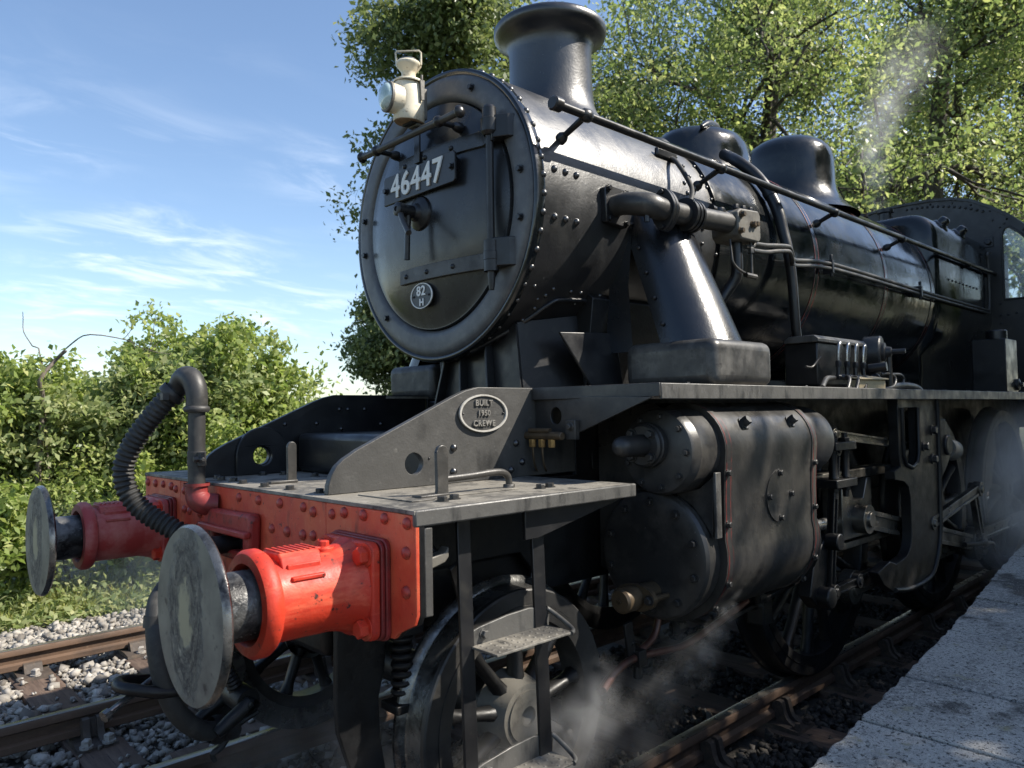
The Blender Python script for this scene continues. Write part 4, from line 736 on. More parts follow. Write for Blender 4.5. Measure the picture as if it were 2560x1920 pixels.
# ---- wheels
def wheel(x, y, R, spokes, hubr, sg, balance=0.0, phase=0.0):
    """sg = -1: outer face towards -y"""
    d = Vector((0, sg, 0)); o = Vector((x, y, R))
    ty = MB(); ty.lathe([(R-0.075, -0.135), (R+0.028, -0.135), (R+0.030, -0.120), (R+0.020, -0.106), (R+0.004, -0.098), (R, -0.085), (R-0.003, -0.020)], o, d, 80)
    w = part('wheel', ty, 'greysteel' if R < 0.6 else 'under', 30)  # driving wheels near-black throughout: the deep shade there is put into their colour
    tf = MB(); tf.lathe([(R-0.003, -0.020), (R-0.005, -0.005), (R-0.011, 0.0), (R-0.062, 0.0)], o, d, 80); tf.build('tyre', 'satin' if R < 0.6 else 'under', w, 30)
    rm = MB(); rm.lathe([(R-0.062, -0.004), (R-0.064, 0.004), (R-0.115, 0.002), (R-0.122, -0.012), (R-0.125, -0.11), (R-0.06, -0.12)], o, d, 80); rm.build('rim', 'satin' if R < 0.6 else 'under', w, 30)
    hb = MB(); hb.lathe([(hubr*1.25, -0.10), (hubr*1.12, -0.02), (hubr, 0.012), (hubr*0.97, 0.022), (hubr*0.80, 0.024), (hubr*0.79, 0.030), (hubr*0.30, 0.030), (hubr*0.28, 0.018), (hubr*0.10, 0.006), (0, 0.004)], o, d, 40); hb.build('hub', 'castgrey' if R < 0.6 else 'under', w, 30)
    me = None
    for k in range(spokes):
        a = phase+2*math.pi*k/spokes; u = Vector((math.cos(a), 0, math.sin(a)))
        sp = MB(); r0, r1 = hubr*0.9, R-0.118
        v_ = Vector((-math.sin(a), 0, math.cos(a))); vs = []
        for t, wd, dp, ho in ((0, 1.45, 0.055, -0.045), (0.25, 1.05, 0.046, -0.045), (0.75, 0.95, 0.042, -0.05), (1.0, 1.5, 0.05, -0.055)):
            p = o + u*(r0+(r1-r0)*t) + d*ho; ww = 0.024*wd*(R/0.46)**0.35
            vs += [p + v_*(ww*math.cos(q*math.pi/4)) + d*(dp*math.sin(q*math.pi/4)*0.8) for q in range(8)]
        sp.add(vs, [(i*8+q, i*8+(q+1) % 8, (i+1)*8+(q+1) % 8, (i+1)*8+q) for i in range(3) for q in range(8)]); sp.build('spoke', 'under', w, 60)
    if balance:
        bw = MB(); ri, ro = R*0.50, R-0.11; pts = [(x+ro*math.cos(a), R+ro*math.sin(a)) for a in np.linspace(balance-0.55, balance+0.55, 14)] + [(x+ri*math.cos(a)*1.15, R+ri*math.sin(a)*1.15) for a in np.linspace(balance+0.40, balance-0.40, 8)]
        bw.prism(pts, 'y', y-sg*0.02+sg*0.016, y-sg*0.09); bw.build('balance_weight', 'under', w, 30, 0.004)
    return w
wheel(0.691, -0.844, 0.457, 9, 0.118, -1, phase=0.15); wheel(0.691, 0.844, 0.457, 9, 0.118, 1, phase=0.15)
for i, x in enumerate((3.151, 5.21, 7.20)):
    wheel(x, -0.83, 0.762, 15, 0.16, -1, balance=2.6-0.0*i, phase=0.05*i); wheel(x, 0.83, 0.762, 15, 0.16, 1, balance=2.6, phase=0.1*i)
# ---- front steps
def post(x0, x1):
    mb = MB(); mb.add([(x0, -1.045, 1.25), (x1, -1.045, 1.25), (x1, -1.057, 1.25), (x0, -1.057, 1.25), (x0+0.004, -1.070, 0.36), (x1+0.004, -1.070, 0.36), (x1+0.004, -1.082, 0.36), (x0+0.004, -1.082, 0.36)], [(0,3,2,1),(4,5,6,7),(0,1,5,4),(1,2,6,5),(2,3,7,6),(3,0,4,7)]); return mb
S = part('step_bracket', post(0.218, 0.270), 'black', 30, 0.002); post(0.540, 0.596).build('post', 'black', S, 30, 0.002)
dg = MB(); dg.bar((0.23, -1.03, 1.10), (0.42, -0.86, 0.88), 0.05, 0.012, (0, 1, 0.3)); dg.bar((0.20, -1.02, 1.12), (0.10, -0.92, 1.22), 0.04, 0.012); dg.build('brace', 'black', S, 30, 0.002)
for z, w_ in ((0.845, 0.0), (0.425, 0.01)):
    y0, y1 = -1.185, -1.062-w_
    t = MB(); t.box((0.262, y0, z-0.008), (0.60, y1, z)); T = t.build('tread', 'plate', S, 30, 0.002)
    t = MB(); t.prism([(0.23, z-0.012), (0.23, z+0.035), (0.30, z+0.052), (0.42, z+0.066), (0.52, z+0.07), (0.60, z+0.058), (0.615, z+0.03), (0.612, z-0.012)], 'y', y1, y1+0.010); t.build('kick_plate', 'edge', T, 30, 0.002)
    t = MB(); t.tube([(0.60, y1, z+0.055), (0.612, y1-0.01, z+0.045), (0.618, y0+0.05, z+0.016), (0.612, y0+0.012, z), (0.59, y0, z-0.004)], 0.008, 8, spline=3); t.build('lip', 'edge', T, 50)
    t = MB(); t.hexb((0.315, y1, z+0.028), -Y, 0.013, 0.014, 0.003); t.build('bolt', 'edge', T, 30)
    dm = MB()
    for i in range(9):
        for j in range(4): dm.dome((0.285+i*0.036, y0+0.018+j*0.027, z-0.0002), Z, 0.006, 0.003, 6, 2)
    dm.build('tread_stud', 'plate', T, 60)['kind'] = 'stuff'
gu = MB(); gu.prism([(0.47, 1.248), (0.985, 1.248), (0.95, 1.236), (0.53, 1.150), (0.47, 1.15)], 'y', -1.10, -1.085); part('step_gusset', gu, 'black', 30, 0.002)
# ---- running plate
rp = MB(); rp.prism([(1.035, -0.547), (1.09, -1.197), (9.0, -1.197), (9.0, -0.60), (1.32, -0.60), (1.32, -0.547)], 'z', 1.655, 1.668); RP = part('running_plate', rp, 'plate', 30, 0.0015)
rp = MB(); rp.prism([(1.035, 0.547), (1.09, 1.197), (9.0, 1.197), (9.0, 0.60), (1.32, 0.60), (1.32, 0.547)], 'z', 1.655, 1.668); RPF = part('running_plate', rp, 'plate', 30, 0.0015)
e = MB(); e.bar((1.095, -1.1985, 1.6425), (9.0, -1.1985, 1.6425), 0.012, 0.061, (0, 0, 1)); e.build('edge_angle', 'edge', RP, 30, 0.003)
e = MB(); e.bar((1.033, -0.58, 1.6475), (1.0885, -1.2035, 1.6475), 0.012, 0.053, (0, 0, 1)); e.build('front_angle', 'satin', RP, 30, 0.003)
e = MB(); e.bar((1.095, 1.1985, 1.6425), (9.0, 1.1985, 1.6425), 0.012, 0.061, (0, 0, 1)); e.build('edge_angle', 'edge', RPF, 30, 0.003)
for k in range(14): inst('bolt', BT_plate, RP, (1.35+0.52*k, -1.15, 1.668), None, 0.8)
# transverse gusset with its oil distributor
g = MB(); g.prism([(-0.577, 1.640), (-1.195, 1.6195), (-0.84, 1.488), (-0.79, 1.478), (-0.577, 1.475)], 'x', 1.050, 1.064, holes=[circ(-0.698, 1.553, 0.031, 20, 0.036)]); G = part('plate_gusset', g, 'satin', 30, 0.002)
g = MB(); g.box((1.022, -0.83, 1.455), (1.049, -0.775, 1.535)); g.hexb((1.022, -0.805, 1.508), -X, 0.014, 0.014, 0.004); g.build('bracket', 'satin', G, 30, 0.003)
OD = MB(); OD.box((0.985, -0.745, 1.466), (1.03, -0.575, 1.487)); OD.lathe([(0.0, -0.125), (0.017, -0.125), (0.017, 0.105), (0, 0.105)], (0.995, -0.66, 1.470), Y, 10); D = part('oil_distributor', OD, 'bronze', 30, 0.003)
top = MB(); top.tube([(0.99, -0.72, 1.492), (0.99, -0.60, 1.492)], 0.011, 10); top.build('cover', 'bronze', D, 30)
for y in (-0.612, -0.668, -0.725): 
    q = MB(); q.hexb((0.995, y, 1.456), -Z, 0.016, 0.034); q.build('union', 'brass', D, 30)
for y in (-0.612, -0.668):
    q = MB(); q.tube([(0.995, y, 1.43), (0.998, y, 1.39), (1.01, y+0.006, 1.35), (1.03, y+0.016, 1.325), (1.05, y+0.03, 1.32)], 0.005, 6, spline=3); q.build('oil_pipe', 'bronze', D, 50)
# ---- saddle
sd = MB()
def sadprof(x):
    k = []
    for i in range(13):
        a = R_(-90-66+132*i/12); k.append((0.690*math.cos(a), 2.519+0.690*math.sin(a)))
    return k
sd.prism([(0.58, 1.30), (0.545, 1.668), (0.56, 1.80), (0.60, 2.10)] + [(y, z) for y, z in reversed(sadprof(0)) if abs(y) < 0.6] + [(-0.60, 2.10), (-0.56, 1.80), (-0.545, 1.668), (-0.58, 1.30)], 'x', 1.42, 2.05); SD = part('saddle', sd, 'under', 30, 0.004)
low = [(0.693*math.cos(R_(a)), 2.519+0.693*math.sin(R_(a))) for a in range(-128, -84, 6)]
fr = MB(); fr.prism([(0.16, 1.485), (-0.50, 1.485), (-0.47, 1.70), (-0.445, 1.965)] + low + [(0.02, 1.827)], 'x', 1.065, 1.085); fr.build('front_plate', 'black', SD, 30, 0.003)
sd2 = MB(); sd2.add([(1.075, -0.445, 1.975), (1.45, -0.50, 2.03), (1.45, -0.54, 1.672), (1.075, -0.50, 1.485), (1.075, -0.43, 1.975), (1.45, -0.485, 2.03), (1.45, -0.52, 1.672), (1.075, -0.48, 1.485)], [(0,1,2,3),(7,6,5,4),(0,4,5,1),(1,5,6,2),(2,6,7,3),(3,7,4,0)]); sd2.build('side_plate', 'black', SD, 30)
for ya, yb in ((0.03, 0.13), (-0.085, -0.105), (-0.27, -0.31)):
    zt = 2.519-math.sqrt(0.693**2-ya*ya)+0.01
    r_ = MB(); r_.add([(1.025, ya, zt), (1.066, ya, zt), (1.066, yb, 1.49), (1.005, yb, 1.49), (1.025, ya-0.014, zt), (1.066, ya-0.014, zt), (1.066, yb-0.014, 1.49), (1.005, yb-0.014, 1.49)], [(0,1,2,3),(7,6,5,4),(0,4,5,1),(1,5,6,2),(2,6,7,3),(3,7,4,0)]); r_.build('rib', 'black', SD, 30, 0.003)
sp_ = MB(); sp_.add([(1.19, -0.60, 1.925), (1.56, -0.62, 1.94), (1.56, -0.66, 1.672), (1.375, -0.63, 1.672), (1.19, -0.585, 1.925), (1.56, -0.605, 1.94), (1.56, -0.645, 1.672), (1.375, -0.615, 1.672)], [(0,1,2,3),(7,6,5,4),(0,4,5,1),(1,5,6,2),(2,6,7,3),(3,7,4,0)]); sp_.build('side_gusset', 'black', SD, 30, 0.004)
fl = MB(); pth = [(0.99, -0.22), (1.05, -0.36), (1.13, -0.46), (1.20, -0.525), (1.27, -0.545), (1.55, -0.555), (1.95, -0.555)]
pts = []
for x, y in pth: pts.append(Vector((x, y*1.0, 2.519-math.sqrt(0.699**2-y*y))))
fl.tube(pts, 0.012, 8, spline=4); fl.build('saddle_flange', 'black', SD, 60)

# ---- smokebox
ZC = 2.519
sb = MB(); sb.lathe([(0.60, 0.98), (0.695, 0.98), (0.695, 2.36), (0.60, 2.36)], (0, 0, ZC), X, 128); SB = part('smokebox', sb, 'smokebox', 30)
rg = MB(); rg.lathe([(0.697, 1.012), (0.7005, 1.006), (0.7005, 0.974), (0.698, 0.964), (0.690, 0.959), (0.680, 0.960), (0.672, 0.966)], (0,0,ZC), X, 128); rg.build('front_ring', 'boiler', SB, 40)
rg = MB(); rg.lathe([(0.672, 0.966), (0.664, 0.957), (0.652, 0.952), (0.635, 0.9505), (0.585, 0.9495), (0.568, 0.952), (0.556, 0.961), (0.548, 0.975)], (0,0,ZC), X, 128); rg.build('door_ring', 'doorring', SB, 60)
def onsb(a, x, R=0.695): return (x, -R*math.cos(R_(a)), ZC+R*math.sin(R_(a))), (0, -math.cos(R_(a)), math.sin(R_(a)))
for k in range(-14, 24):
    p, d = onsb(4.5+k*6.55, 1.003); inst('rivet', RV_black, SB, p, d, 1.2 if k > -6 else 0.9)
for k in range(-4, 15):
    for j, x in enumerate((2.21, 2.35)):
        p, d = onsb(13.5+k*6.4+(3.2 if j else 0), x); inst('rivet', RV_black, SB, p, d, 0.85)
for a in (7.9, -9.3):
    for x in (1.077, 1.147, 1.218): p, d = onsb(a, x); inst('rivet', RV_black, SB, p, d, 1.2)
for x in (1.065, 1.185, 1.302, 1.369, 1.504): p, d = onsb(-35, x); inst('rivet', RV_black, SB, p, d, 0.72)
for x in (1.12, 1.23, 1.367): p, d = onsb(-40, x); inst('rivet', RV_black, SB, p, d, 0.6)
for a, x in ((21, 2.12), (16, 2.118)): p, d = onsb(a, x); inst('rivet', RV_black, SB, p, d, 0.95)
for a in range(-62, -36, 6): p, d = onsb(a, 1.06+0.004*(a+62)); inst('rivet', RV_black, SB, p, d, 0.75)
# door
dr = MB(); R0 = 0.545
prof = [(R0, 0.972)] + [(R0-0.004, 0.955)] + [(R0*(1-t)*0.985, 0.955-0.082*(1-(1-t)**2.3)) for t in np.linspace(0.0, 1.0, 16)]
dr.lathe(prof, (0,0,ZC), X, 96); DR = part('smokebox_door', dr, 'door', 60)
def doorx(y, z): 
    r = math.hypot(y, z-ZC)/(R0*0.985); return 0.955-0.082*(1-min(r, 1)**2.3)
for a in (-100, -55, -10, 8, 20, 35, 65): pass
for y, z in ((-0.607, 2.399), (-0.611, 2.606), (0.60, 2.615), (0.60, 2.43), (0.40, 2.07), (-0.30, 3.06)):
    inst('bolt', BT_black, SB, (0.947, y, z), (-1, 0, 0), 0.95)
def strap(z0, z1, yl, flare):
    mb = MB(); n = 14; vs = []
    for i in range(n+1):
        y = yl+(-0.50-yl)*i/n; e_ = flare*max(0, (i/n-0.8)/0.2)**2
        for zz in (z0-e_*0.3, z1+e_):
            x = doorx(max(y, -0.40), (z0+z1)/2) if y > -0.40 else doorx(-0.40, (z0+z1)/2)-(abs(y)-0.40)*0.35
            vs += [(x-0.016, y, zz), (x+0.004, y, zz)]
    f = []
    for i in range(n):
        a = i*4; b = a+4; f += [(a, b, b+2, a+2), (a+1, a+3, b+3, b+1), (a, a+1, b+1, b), (a+2, b+2, b+3, a+3)]
    f += [(0, 2, 3, 1), (n*4, n*4+1, n*4+3, n*4+2)]
    mb.add(vs, f); return mb
s = strap(2.755, 2.825, 0.19, 0.03); s.build('hinge_strap', 'door', DR, 40, 0.003)
s = strap(2.205, 2.275, 0.19, 0.03); s.build('hinge_strap', 'frame', DR, 40, 0.003)
for y in (0.13, -0.04, -0.22): 
    for z in (2.785, 2.24):
        inst('rivet', RV_small, DR, (doorx(y, z)-0.0155, y, z), (-1, 0, 0), 1.6)
hg = MB(); HX, HY = 0.898, -0.475
hg.lathe([(0.011, 2.10), (0.014, 2.12), (0.017, 2.16), (0.017, 2.89), (0, 2.89)], (HX, HY, 0), Z, 14); hg.build('hinge_pin', 'black', DR, 40)
kn = MB(); kn.lathe([(0.026, 2.775), (0.038, 2.79), (0.040, 2.845), (0.032, 2.85), (0.031, 2.895), (0.024, 2.905), (0, 2.905)], (HX, HY, 0), Z, 20); kn.build('hinge_knuckle', 'black', DR, 30)
kn = MB(); kn.lathe([(0.033, 2.18), (0.033, 2.228), (0.035, 2.230), (0.035, 2.265), (0.033, 2.267), (0.033, 2.315), (0, 2.315)], (HX, HY, 0), Z, 20); kn.build('hinge_knuckle', 'black', DR, 30)
for z0, z1 in ((2.76, 2.86), (2.20, 2.325)):
    lg = MB(); lg.prism([(HX-0.02, -0.47), (HX+0.06, -0.47), (HX+0.06, -0.575), (HX+0.03, -0.56)], 'z', z0, z1); lg.build('hinge_lug', 'black', DR, 30, 0.004)
# dart boss and handles
dh = MB(); dh.lathe([(0.083, 0.885), (0.083, 0.872), (0.078, 0.862), (0.062, 0.852), (0.045, 0.845), (0.038, 0.83), (0.030, 0.825), (0.028, 0.775), (0.032, 0.772), (0.032, 0.738), (0.024, 0.733), (0.012, 0.732), (0.011, 0.738), (0, 0.738)], (0, 0, 2.525), X, 32); HD = part('door_handle', dh, 'black', 30)
hn = MB(); hn.tube([(0.752, -0.005, 2.51), (0.735, -0.055, 2.455), (0.715, -0.125, 2.385)], [0.014, 0.0135, 0.014], 12); hn.build('lever', 'pipe', HD, 40)
hn = MB(); hn.tube([(0.80, 0.0, 2.505), (0.80, 0.004, 2.42), (0.80, 0.010, 2.295)], [0.018, 0.0135, 0.014], 12); hn.build('lever', 'black', HD, 40)
# plates on the door
np_ = MB(); NX = 0.862
np_.prism([(0.262+0.012, 2.612), (-0.278, 2.612), (-0.290, 2.622), (-0.290, 2.742), (-0.278, 2.754), (0.262, 2.754), (0.274, 2.742), (0.274, 2.622)], 'x', NX-0.010, NX+0.004); NP = part('number_plate', np_, 'plateblack', 30, 0.003)
text('lettering', '46447', 0.158, 'white', NP, (NX-0.013, 0.0, 2.683), FACE_FRONT, 0.0035, 0.96, 0.0008, 0.0022, 1.10)
for y in (0.252, -0.266): inst('bolt', BT_black, NP, (NX-0.010, y, 2.683), (-1, 0, 0), 0.95)
bk = MB(); bk.box((NX+0.004, -0.25, 2.63), (0.90, 0.24, 2.74)); bk.build('backing', 'black', NP, 30)
SX = 0.888
sp = MB(); sp.lathe([(0.0, 0.0), (0.086, 0.0), (0.086, 0.010), (0.0, 0.010)], (0,0,0), -X, 40); SP = part('shed_plate', sp, 'plateblack', 30); SP.location = (SX+0.012, 0.020, 2.135); SP.scale = (1, 1, 0.72)
ri = MB(); ri.lathe([(0.0795, 0.009), (0.0805, 0.0135), (0.0855, 0.0135), (0.0865, 0.009)], (0,0,0), -X, 40); ri.build('rim', 'white', SP, 50)
t = text('lettering', '82', 0.068, 'white', SP, (-0.0115, 0.002, 0.030), FACE_FRONT, 0.002, 1, 0.0006, 0.0010, 1.05); t.scale = (1, 1/0.76, 1)
t = text('lettering', 'H', 0.050, 'white', SP, (-0.0115, -0.002, -0.046), FACE_FRONT, 0.002, 1, 0.0006, 0.0010); t.scale = (1, 1/0.76, 1)
for y in (0.062, -0.058): inst('rivet', RV_small, SP, (-0.010, y, 0), (-1, 0, 0), 1.0)
# hand rail across the door and the lamp bracket
rl = MB(); rx, rz = 0.793, 2.876
rl.tube([(rx, 0.375, rz), (rx, -0.395, rz)], 0.0165, 16); RL = part('door_rail', rl, 'pipe', 40)
for y in (0.248, -0.252):
    k = MB(); k.lathe([(0.016, -0.02), (0.025, -0.010), (0.0265, 0), (0.025, 0.010), (0.016, 0.02)], (rx, y, rz), Y, 16); k.tube([(rx+0.012, y, rz), (0.88, y-0.004, rz)], [0.013, 0.012], 12); k.lathe([(0.013, 0.0), (0.020, 0.012), (0.024, 0.03), (0.024, 0.045)], (0.872, y-0.004, rz), X, 16); k.build('knob', 'black', RL, 40)
for y, s_ in ((0.38, 1), (-0.40, -1)):
    k = MB(); k.dome((rx, y, rz), (0, s_, 0), 0.028, 0.020, 16, 4); k.dome((rx, y, rz), (0, -s_, 0), 0.028, 0.020, 16, 4); k.build('end_ball', 'black', RL, 60)
lb = MB(); lb.box((0.862, -0.012, 2.77), (0.872, 0.03, 2.97)); lb.box((0.80, -0.035, 2.940), (0.90, 0.035, 2.952)); lb.box((0.862, -0.020, 2.95), (0.872, 0.024, 3.05)); part('lamp_bracket', lb, 'black', 30, 0.002)
# ---- chimney
ch = MB(); CX = 1.795
ch.lathe([(0.34, 3.11), (0.315, 3.15), (0.283, 3.19), (0.260, 3.225), (0.245, 3.27), (0.237, 3.33), (0.233, 3.42), (0.232, 3.56), (0.236, 3.605), (0.250, 3.632), (0.285, 3.655), (0.312, 3.675), (0.318, 3.692), (0.318, 3.715), (0.306, 3.730), (0.288, 3.737), (0.262, 3.752), (0.235, 3.756), (0.205, 3.752), (0.200, 3.70), (0.195, 3.3)], (CX, 0, 0), Z, 96); part('chimney', ch, 'smokebox', 50)
# ---- boiler
bo = MB(); bo.lathe([(0.60, 2.361), (0.712, 2.361), (0.714, 2.372), (0.742, 5.66), (0.70, 5.661)], (0,0,ZC), X, 128); BO = part('boiler', bo, 'boiler', 30)
def rb(x): return 0.712+0.03*(x-2.36)/3.3
for x in (3.50, 4.63, 5.60):
    b = MB(); r = rb(x); b.lathe([(r-0.001, x-0.030), (r+0.004, x-0.029), (r+0.004, x+0.029), (r-0.001, x+0.030)], (0,0,ZC), X, 128); k = b.build('band', 'boiler', BO, 40)
    for dx in (-0.024, 0.024):
        b = MB(); b.lathe([(r+0.0042, x+dx-0.0035), (r+0.0049, x+dx), (r+0.0042, x+dx+0.0035)], (0,0,ZC), X, 128); b.build('lining', 'redline', k, 60)
# ---- top feed, dome, small cover on the smokebox
tf = MB(); tf.lathe([(0.40, 3.08), (0.36, 3.14), (0.335, 3.19), (0.325, 3.32), (0.312, 3.40), (0.28, 3.455), (0.22, 3.485), (0.0, 3.50)], (0, 0, 0), Z, 64); TF = part('top_feed_cover', tf, 'boiler', 50); TF.location = (3.34, 0, 0); TF.scale = (1.28, 0.92, 1)
lid = MB(); lid.tube([(3.02, -0.20, 3.43), (3.14, -0.17, 3.485), (3.30, -0.12, 3.515), (3.46, -0.06, 3.51), (3.52, -0.02, 3.50)], [0.012, 0.03, 0.04, 0.034, 0.015], 10, spline=4); part('top_feed_lid', lid, 'black', 60)
dm = MB(); dm.lathe([(0.53, 3.10), (0.47, 3.15), (0.415, 3.21), (0.378, 3.28), (0.360, 3.36), (0.355, 3.46), (0.352, 3.56), (0.338, 3.635), (0.302, 3.69), (0.24, 3.735), (0.155, 3.762), (0.0, 3.775)], (4.62, 0, 0), Z, 80); part('dome', dm, 'boiler', 60)
sn = MB(); sn.lathe([(0.15, 3.14), (0.14, 3.21), (0.125, 3.27), (0.09, 3.305), (0.0, 3.32)], (0, 0, 0), Z, 32); SN = part('snifting_valve', sn, 'black', 50); SN.location = (2.72, -0.02, 0.0)
sn = MB(); sn.prism([(1.96, 2.895), (2.14, 2.895), (2.14, 2.945), (1.96, 2.945)], 'y', -0.60, -0.575); SM = part('smokebox_fitting', sn, 'black', 30, 0.01)
sn = MB(); sn.tube([(2.10, -0.585, 2.915), (2.04, -0.66, 2.86), (2.00, -0.74, 2.76), (1.96, -0.80, 2.67), (1.88, -0.84, 2.585), (1.78, -0.865, 2.545)], 0.0125, 8, spline=5); sn.build('lagged_pipe', 'rubber', SM, 60)
# ---- handrail with its pillars
HRY, HRZ = -0.795, 2.838
hr = MB(); hr.tube([(0.985, HRY, HRZ), (7.6, HRY-0.012, HRZ+0.012)], 0.0185, 14); HRP = part('handrail', hr, 'black', 40)
k = MB(); k.lathe([(0, -0.028), (0.024, -0.028), (0.031, -0.02), (0.031, 0.018), (0.024, 0.024), (0, 0.024)], (0.985, HRY, HRZ), X, 18); k.build('end_cap', 'black', HRP, 30)
for x in (1.17, 2.245, 3.62, 4.80, 6.4):
    k = MB(); k.lathe([(0.0185, -0.03), (0.028, -0.018), (0.030, 0), (0.028, 0.018), (0.0185, 0.03)], (x, HRY, HRZ), X, 14); th = math.atan2(HRZ-ZC, -HRY); rr = 0.69 if x < 2.3 else rb(min(x, 5.6))-0.004
    base = Vector((x, -rr*math.cos(th), ZC+rr*math.sin(th))); k.tube([base, Vector((x, HRY, HRZ))], [0.013, 0.016], 10); k.lathe([(0.028, 0), (0.026, 0.02), (0.016, 0.035)], base, (0, -math.cos(th), math.sin(th)), 12); k.build('pillar', 'black', HRP, 40)
# ---- exhaust pipe on the smokebox side
ep = MB(); py = -0.885
ep.tube([(1.455, -0.68, 2.512), (1.45, -0.76, 2.512), (1.455, -0.83, 2.50), (1.485, py, 2.487), (1.56, py-0.012, 2.478), (1.70, py-0.012, 2.482), (2.12, py-0.012, 2.508)], [0.050, 0.050, 0.053, 0.054, 0.052, 0.050, 0.050], 20, spline=5); EP = part('exhaust_pipe', ep, 'pipe', 60)
fl = MB(); fl.prism([(1.385, 2.43), (1.375, 2.585), (1.40, 2.605), (1.53, 2.60), (1.545, 2.58), (1.545, 2.44), (1.53, 2.42)], 'y', -0.722, -0.690); fl.build('base_flange', 'black', EP, 30, 0.005)
for x, z in ((1.40, 2.585), (1.525, 2.582), (1.40, 2.445), (1.525, 2.44)): inst('bolt', BT_black, EP, (x, -0.722, z), (0, -1, 0), 0.9)
def oval(x, th=0.018, zc=2.48):
    m_ = MB(); pts = [(py-0.012+0.068*math.cos(a)*(1-0.25*abs(math.sin(a))), zc+0.098*math.sin(a)) for a in np.linspace(0, 2*math.pi, 28, endpoint=False)]; m_.prism(pts, 'x', x, x+th); return m_
for x in (1.565, 1.588): 
    k = oval(x, 0.021); k.build('joint_flange', 'black', EP, 30, 0.003)
for dz in (0.08, -0.08):
    k = MB(); k.hexb((1.565, py-0.012, 2.48+dz), -X, 0.012, 0.012); k.build('bolt', 'black', EP, 30)
for x, th in ((1.735, 0.022), (1.766, 0.018), (1.795, 0.016)):
    k = MB(); k.lathe([(0.05, 0), (0.078, 0.001), (0.078, th-0.001), (0.05, th)], (x, py-0.012, 2.485), X, 28); k.build('joint_flange', 'black', EP, 30)
k = MB(); k.tube([(1.47, -0.88, 2.45), (1.47, -0.88, 2.41)], 0.012, 8); k.build('drain_stub', 'black', EP, 40)
# combined steam fitting box
bxm = MB(); bxm.prism([(2.13, 2.445), (2.12, 2.555), (2.155, 2.578), (2.33, 2.592), (2.35, 2.57), (2.35, 2.45), (2.33, 2.428), (2.16, 2.425)], 'y', -0.955, -0.80); VB = part('valve_box', bxm, 'castgrey', 30, 0.008)
k = MB(); k.box((2.06, -0.93, 2.475), (2.13, -0.83, 2.55)); k.build('neck', 'pipe', VB, 30, 0.01)
for x, y, z, d in ((2.17, -0.92, 2.582, Z), (2.24, -0.92, 2.586, Z), (2.31, -0.92, 2.590, Z), (2.26, -0.955, 2.51, -Y), (2.29, -0.955, 2.515, -Y), (2.14, -0.955, 2.46, -Y), (2.155, -0.955, 2.545, -Y)):
    k = MB(); k.hexb((x, y, z), d, 0.014, 0.020, 0.004); k.build('bolt', 'black' if d == Z else 'bronze', VB, 30)
k = MB(); k.tube([(2.10, -0.87, 2.555), (2.03, -0.86, 2.57)], 0.024, 12); k.lathe([(0.032, 0), (0.034, 0.012), (0.03, 0.028), (0, 0.03)], (2.08, -0.875, 2.55), Z, 14); k.build('cap', 'black', VB, 40)
fitp = MB()
fitp.tube([(2.23, -0.88, 2.43), (2.23, -0.88, 2.27), (2.21, -0.85, 2.20), (2.12, -0.78, 2.05), (2.02, -0.70, 1.93)], 0.030, 12, spline=4); FT = part('blast_pipe', fitp, 'black', 50)
for pth, r in (([(2.12, -0.91, 2.42), (2.115, -0.92, 2.34), (2.12, -0.925, 2.30), (2.17, -0.93, 2.27), (2.26, -0.93, 2.255)], 0.0065), ([(2.29, -0.93, 2.43), (2.29, -0.93, 2.36), (2.29, -0.93, 2.26)], 0.008), ([(2.33, -0.92, 2.47), (2.345, -0.92, 2.44), (2.32, -0.92, 2.41), (2.25, -0.92, 2.40)], 0.012)):
    k = MB(); k.tube(pth, r, 8, spline=4); k.build('small_pipe', 'pipe', FT, 60)
k = MB(); k.hexb((2.29, -0.93, 2.37), Z, 0.016, 0.03); k.lathe([(0.014, 0), (0.014, 0.10)], (2.22, -0.935, 2.25), X, 8); k.build('union', 'pipe', FT, 30)
for dz, pts in ((0.0, [(2.36, -0.90, 2.437), (2.52, -0.885, 2.452), (2.66, -0.875, 2.472), (2.80, -0.865, 2.49), (2.86, -0.86, 2.49), (2.93, -0.84, 2.462), (3.05, -0.80, 2.452), (3.6, -0.788, 2.497), (5.2, -0.782, 2.486), (6.85, -0.79, 2.474)]), (1, [(2.36, -0.90, 2.400), (2.52, -0.885, 2.415), (2.66, -0.875, 2.440), (2.80, -0.865, 2.462), (2.86, -0.86, 2.462), (2.93, -0.84, 2.43), (3.05, -0.80, 2.420), (3.6, -0.788, 2.466), (5.2, -0.782, 2.458), (6.85, -0.79, 2.448)])):
    k = MB(); k.tube(pts + [(7.02, -0.79, pts[-1][2]+0.02), (7.05, -0.79, pts[-1][2]+0.15), (7.05, -0.79, 2.95), (7.03, -0.79, 3.02), (7.12, -0.79, 3.05)], 0.0125, 10, spline=3); part('control_pipe', k, 'pipe', 60)
for x in (3.56, 5.17):
    k = MB(); k.box((x-0.012, -0.805, 2.435), (x+0.012, -0.74, 2.52)); k.hexb((x, -0.79, 2.525), Z, 0.012, 0.03); k.hexb((x, -0.79, 2.44), -Z, 0.012, 0.03); part('pipe_clip', k, 'black', 30, 0.002)
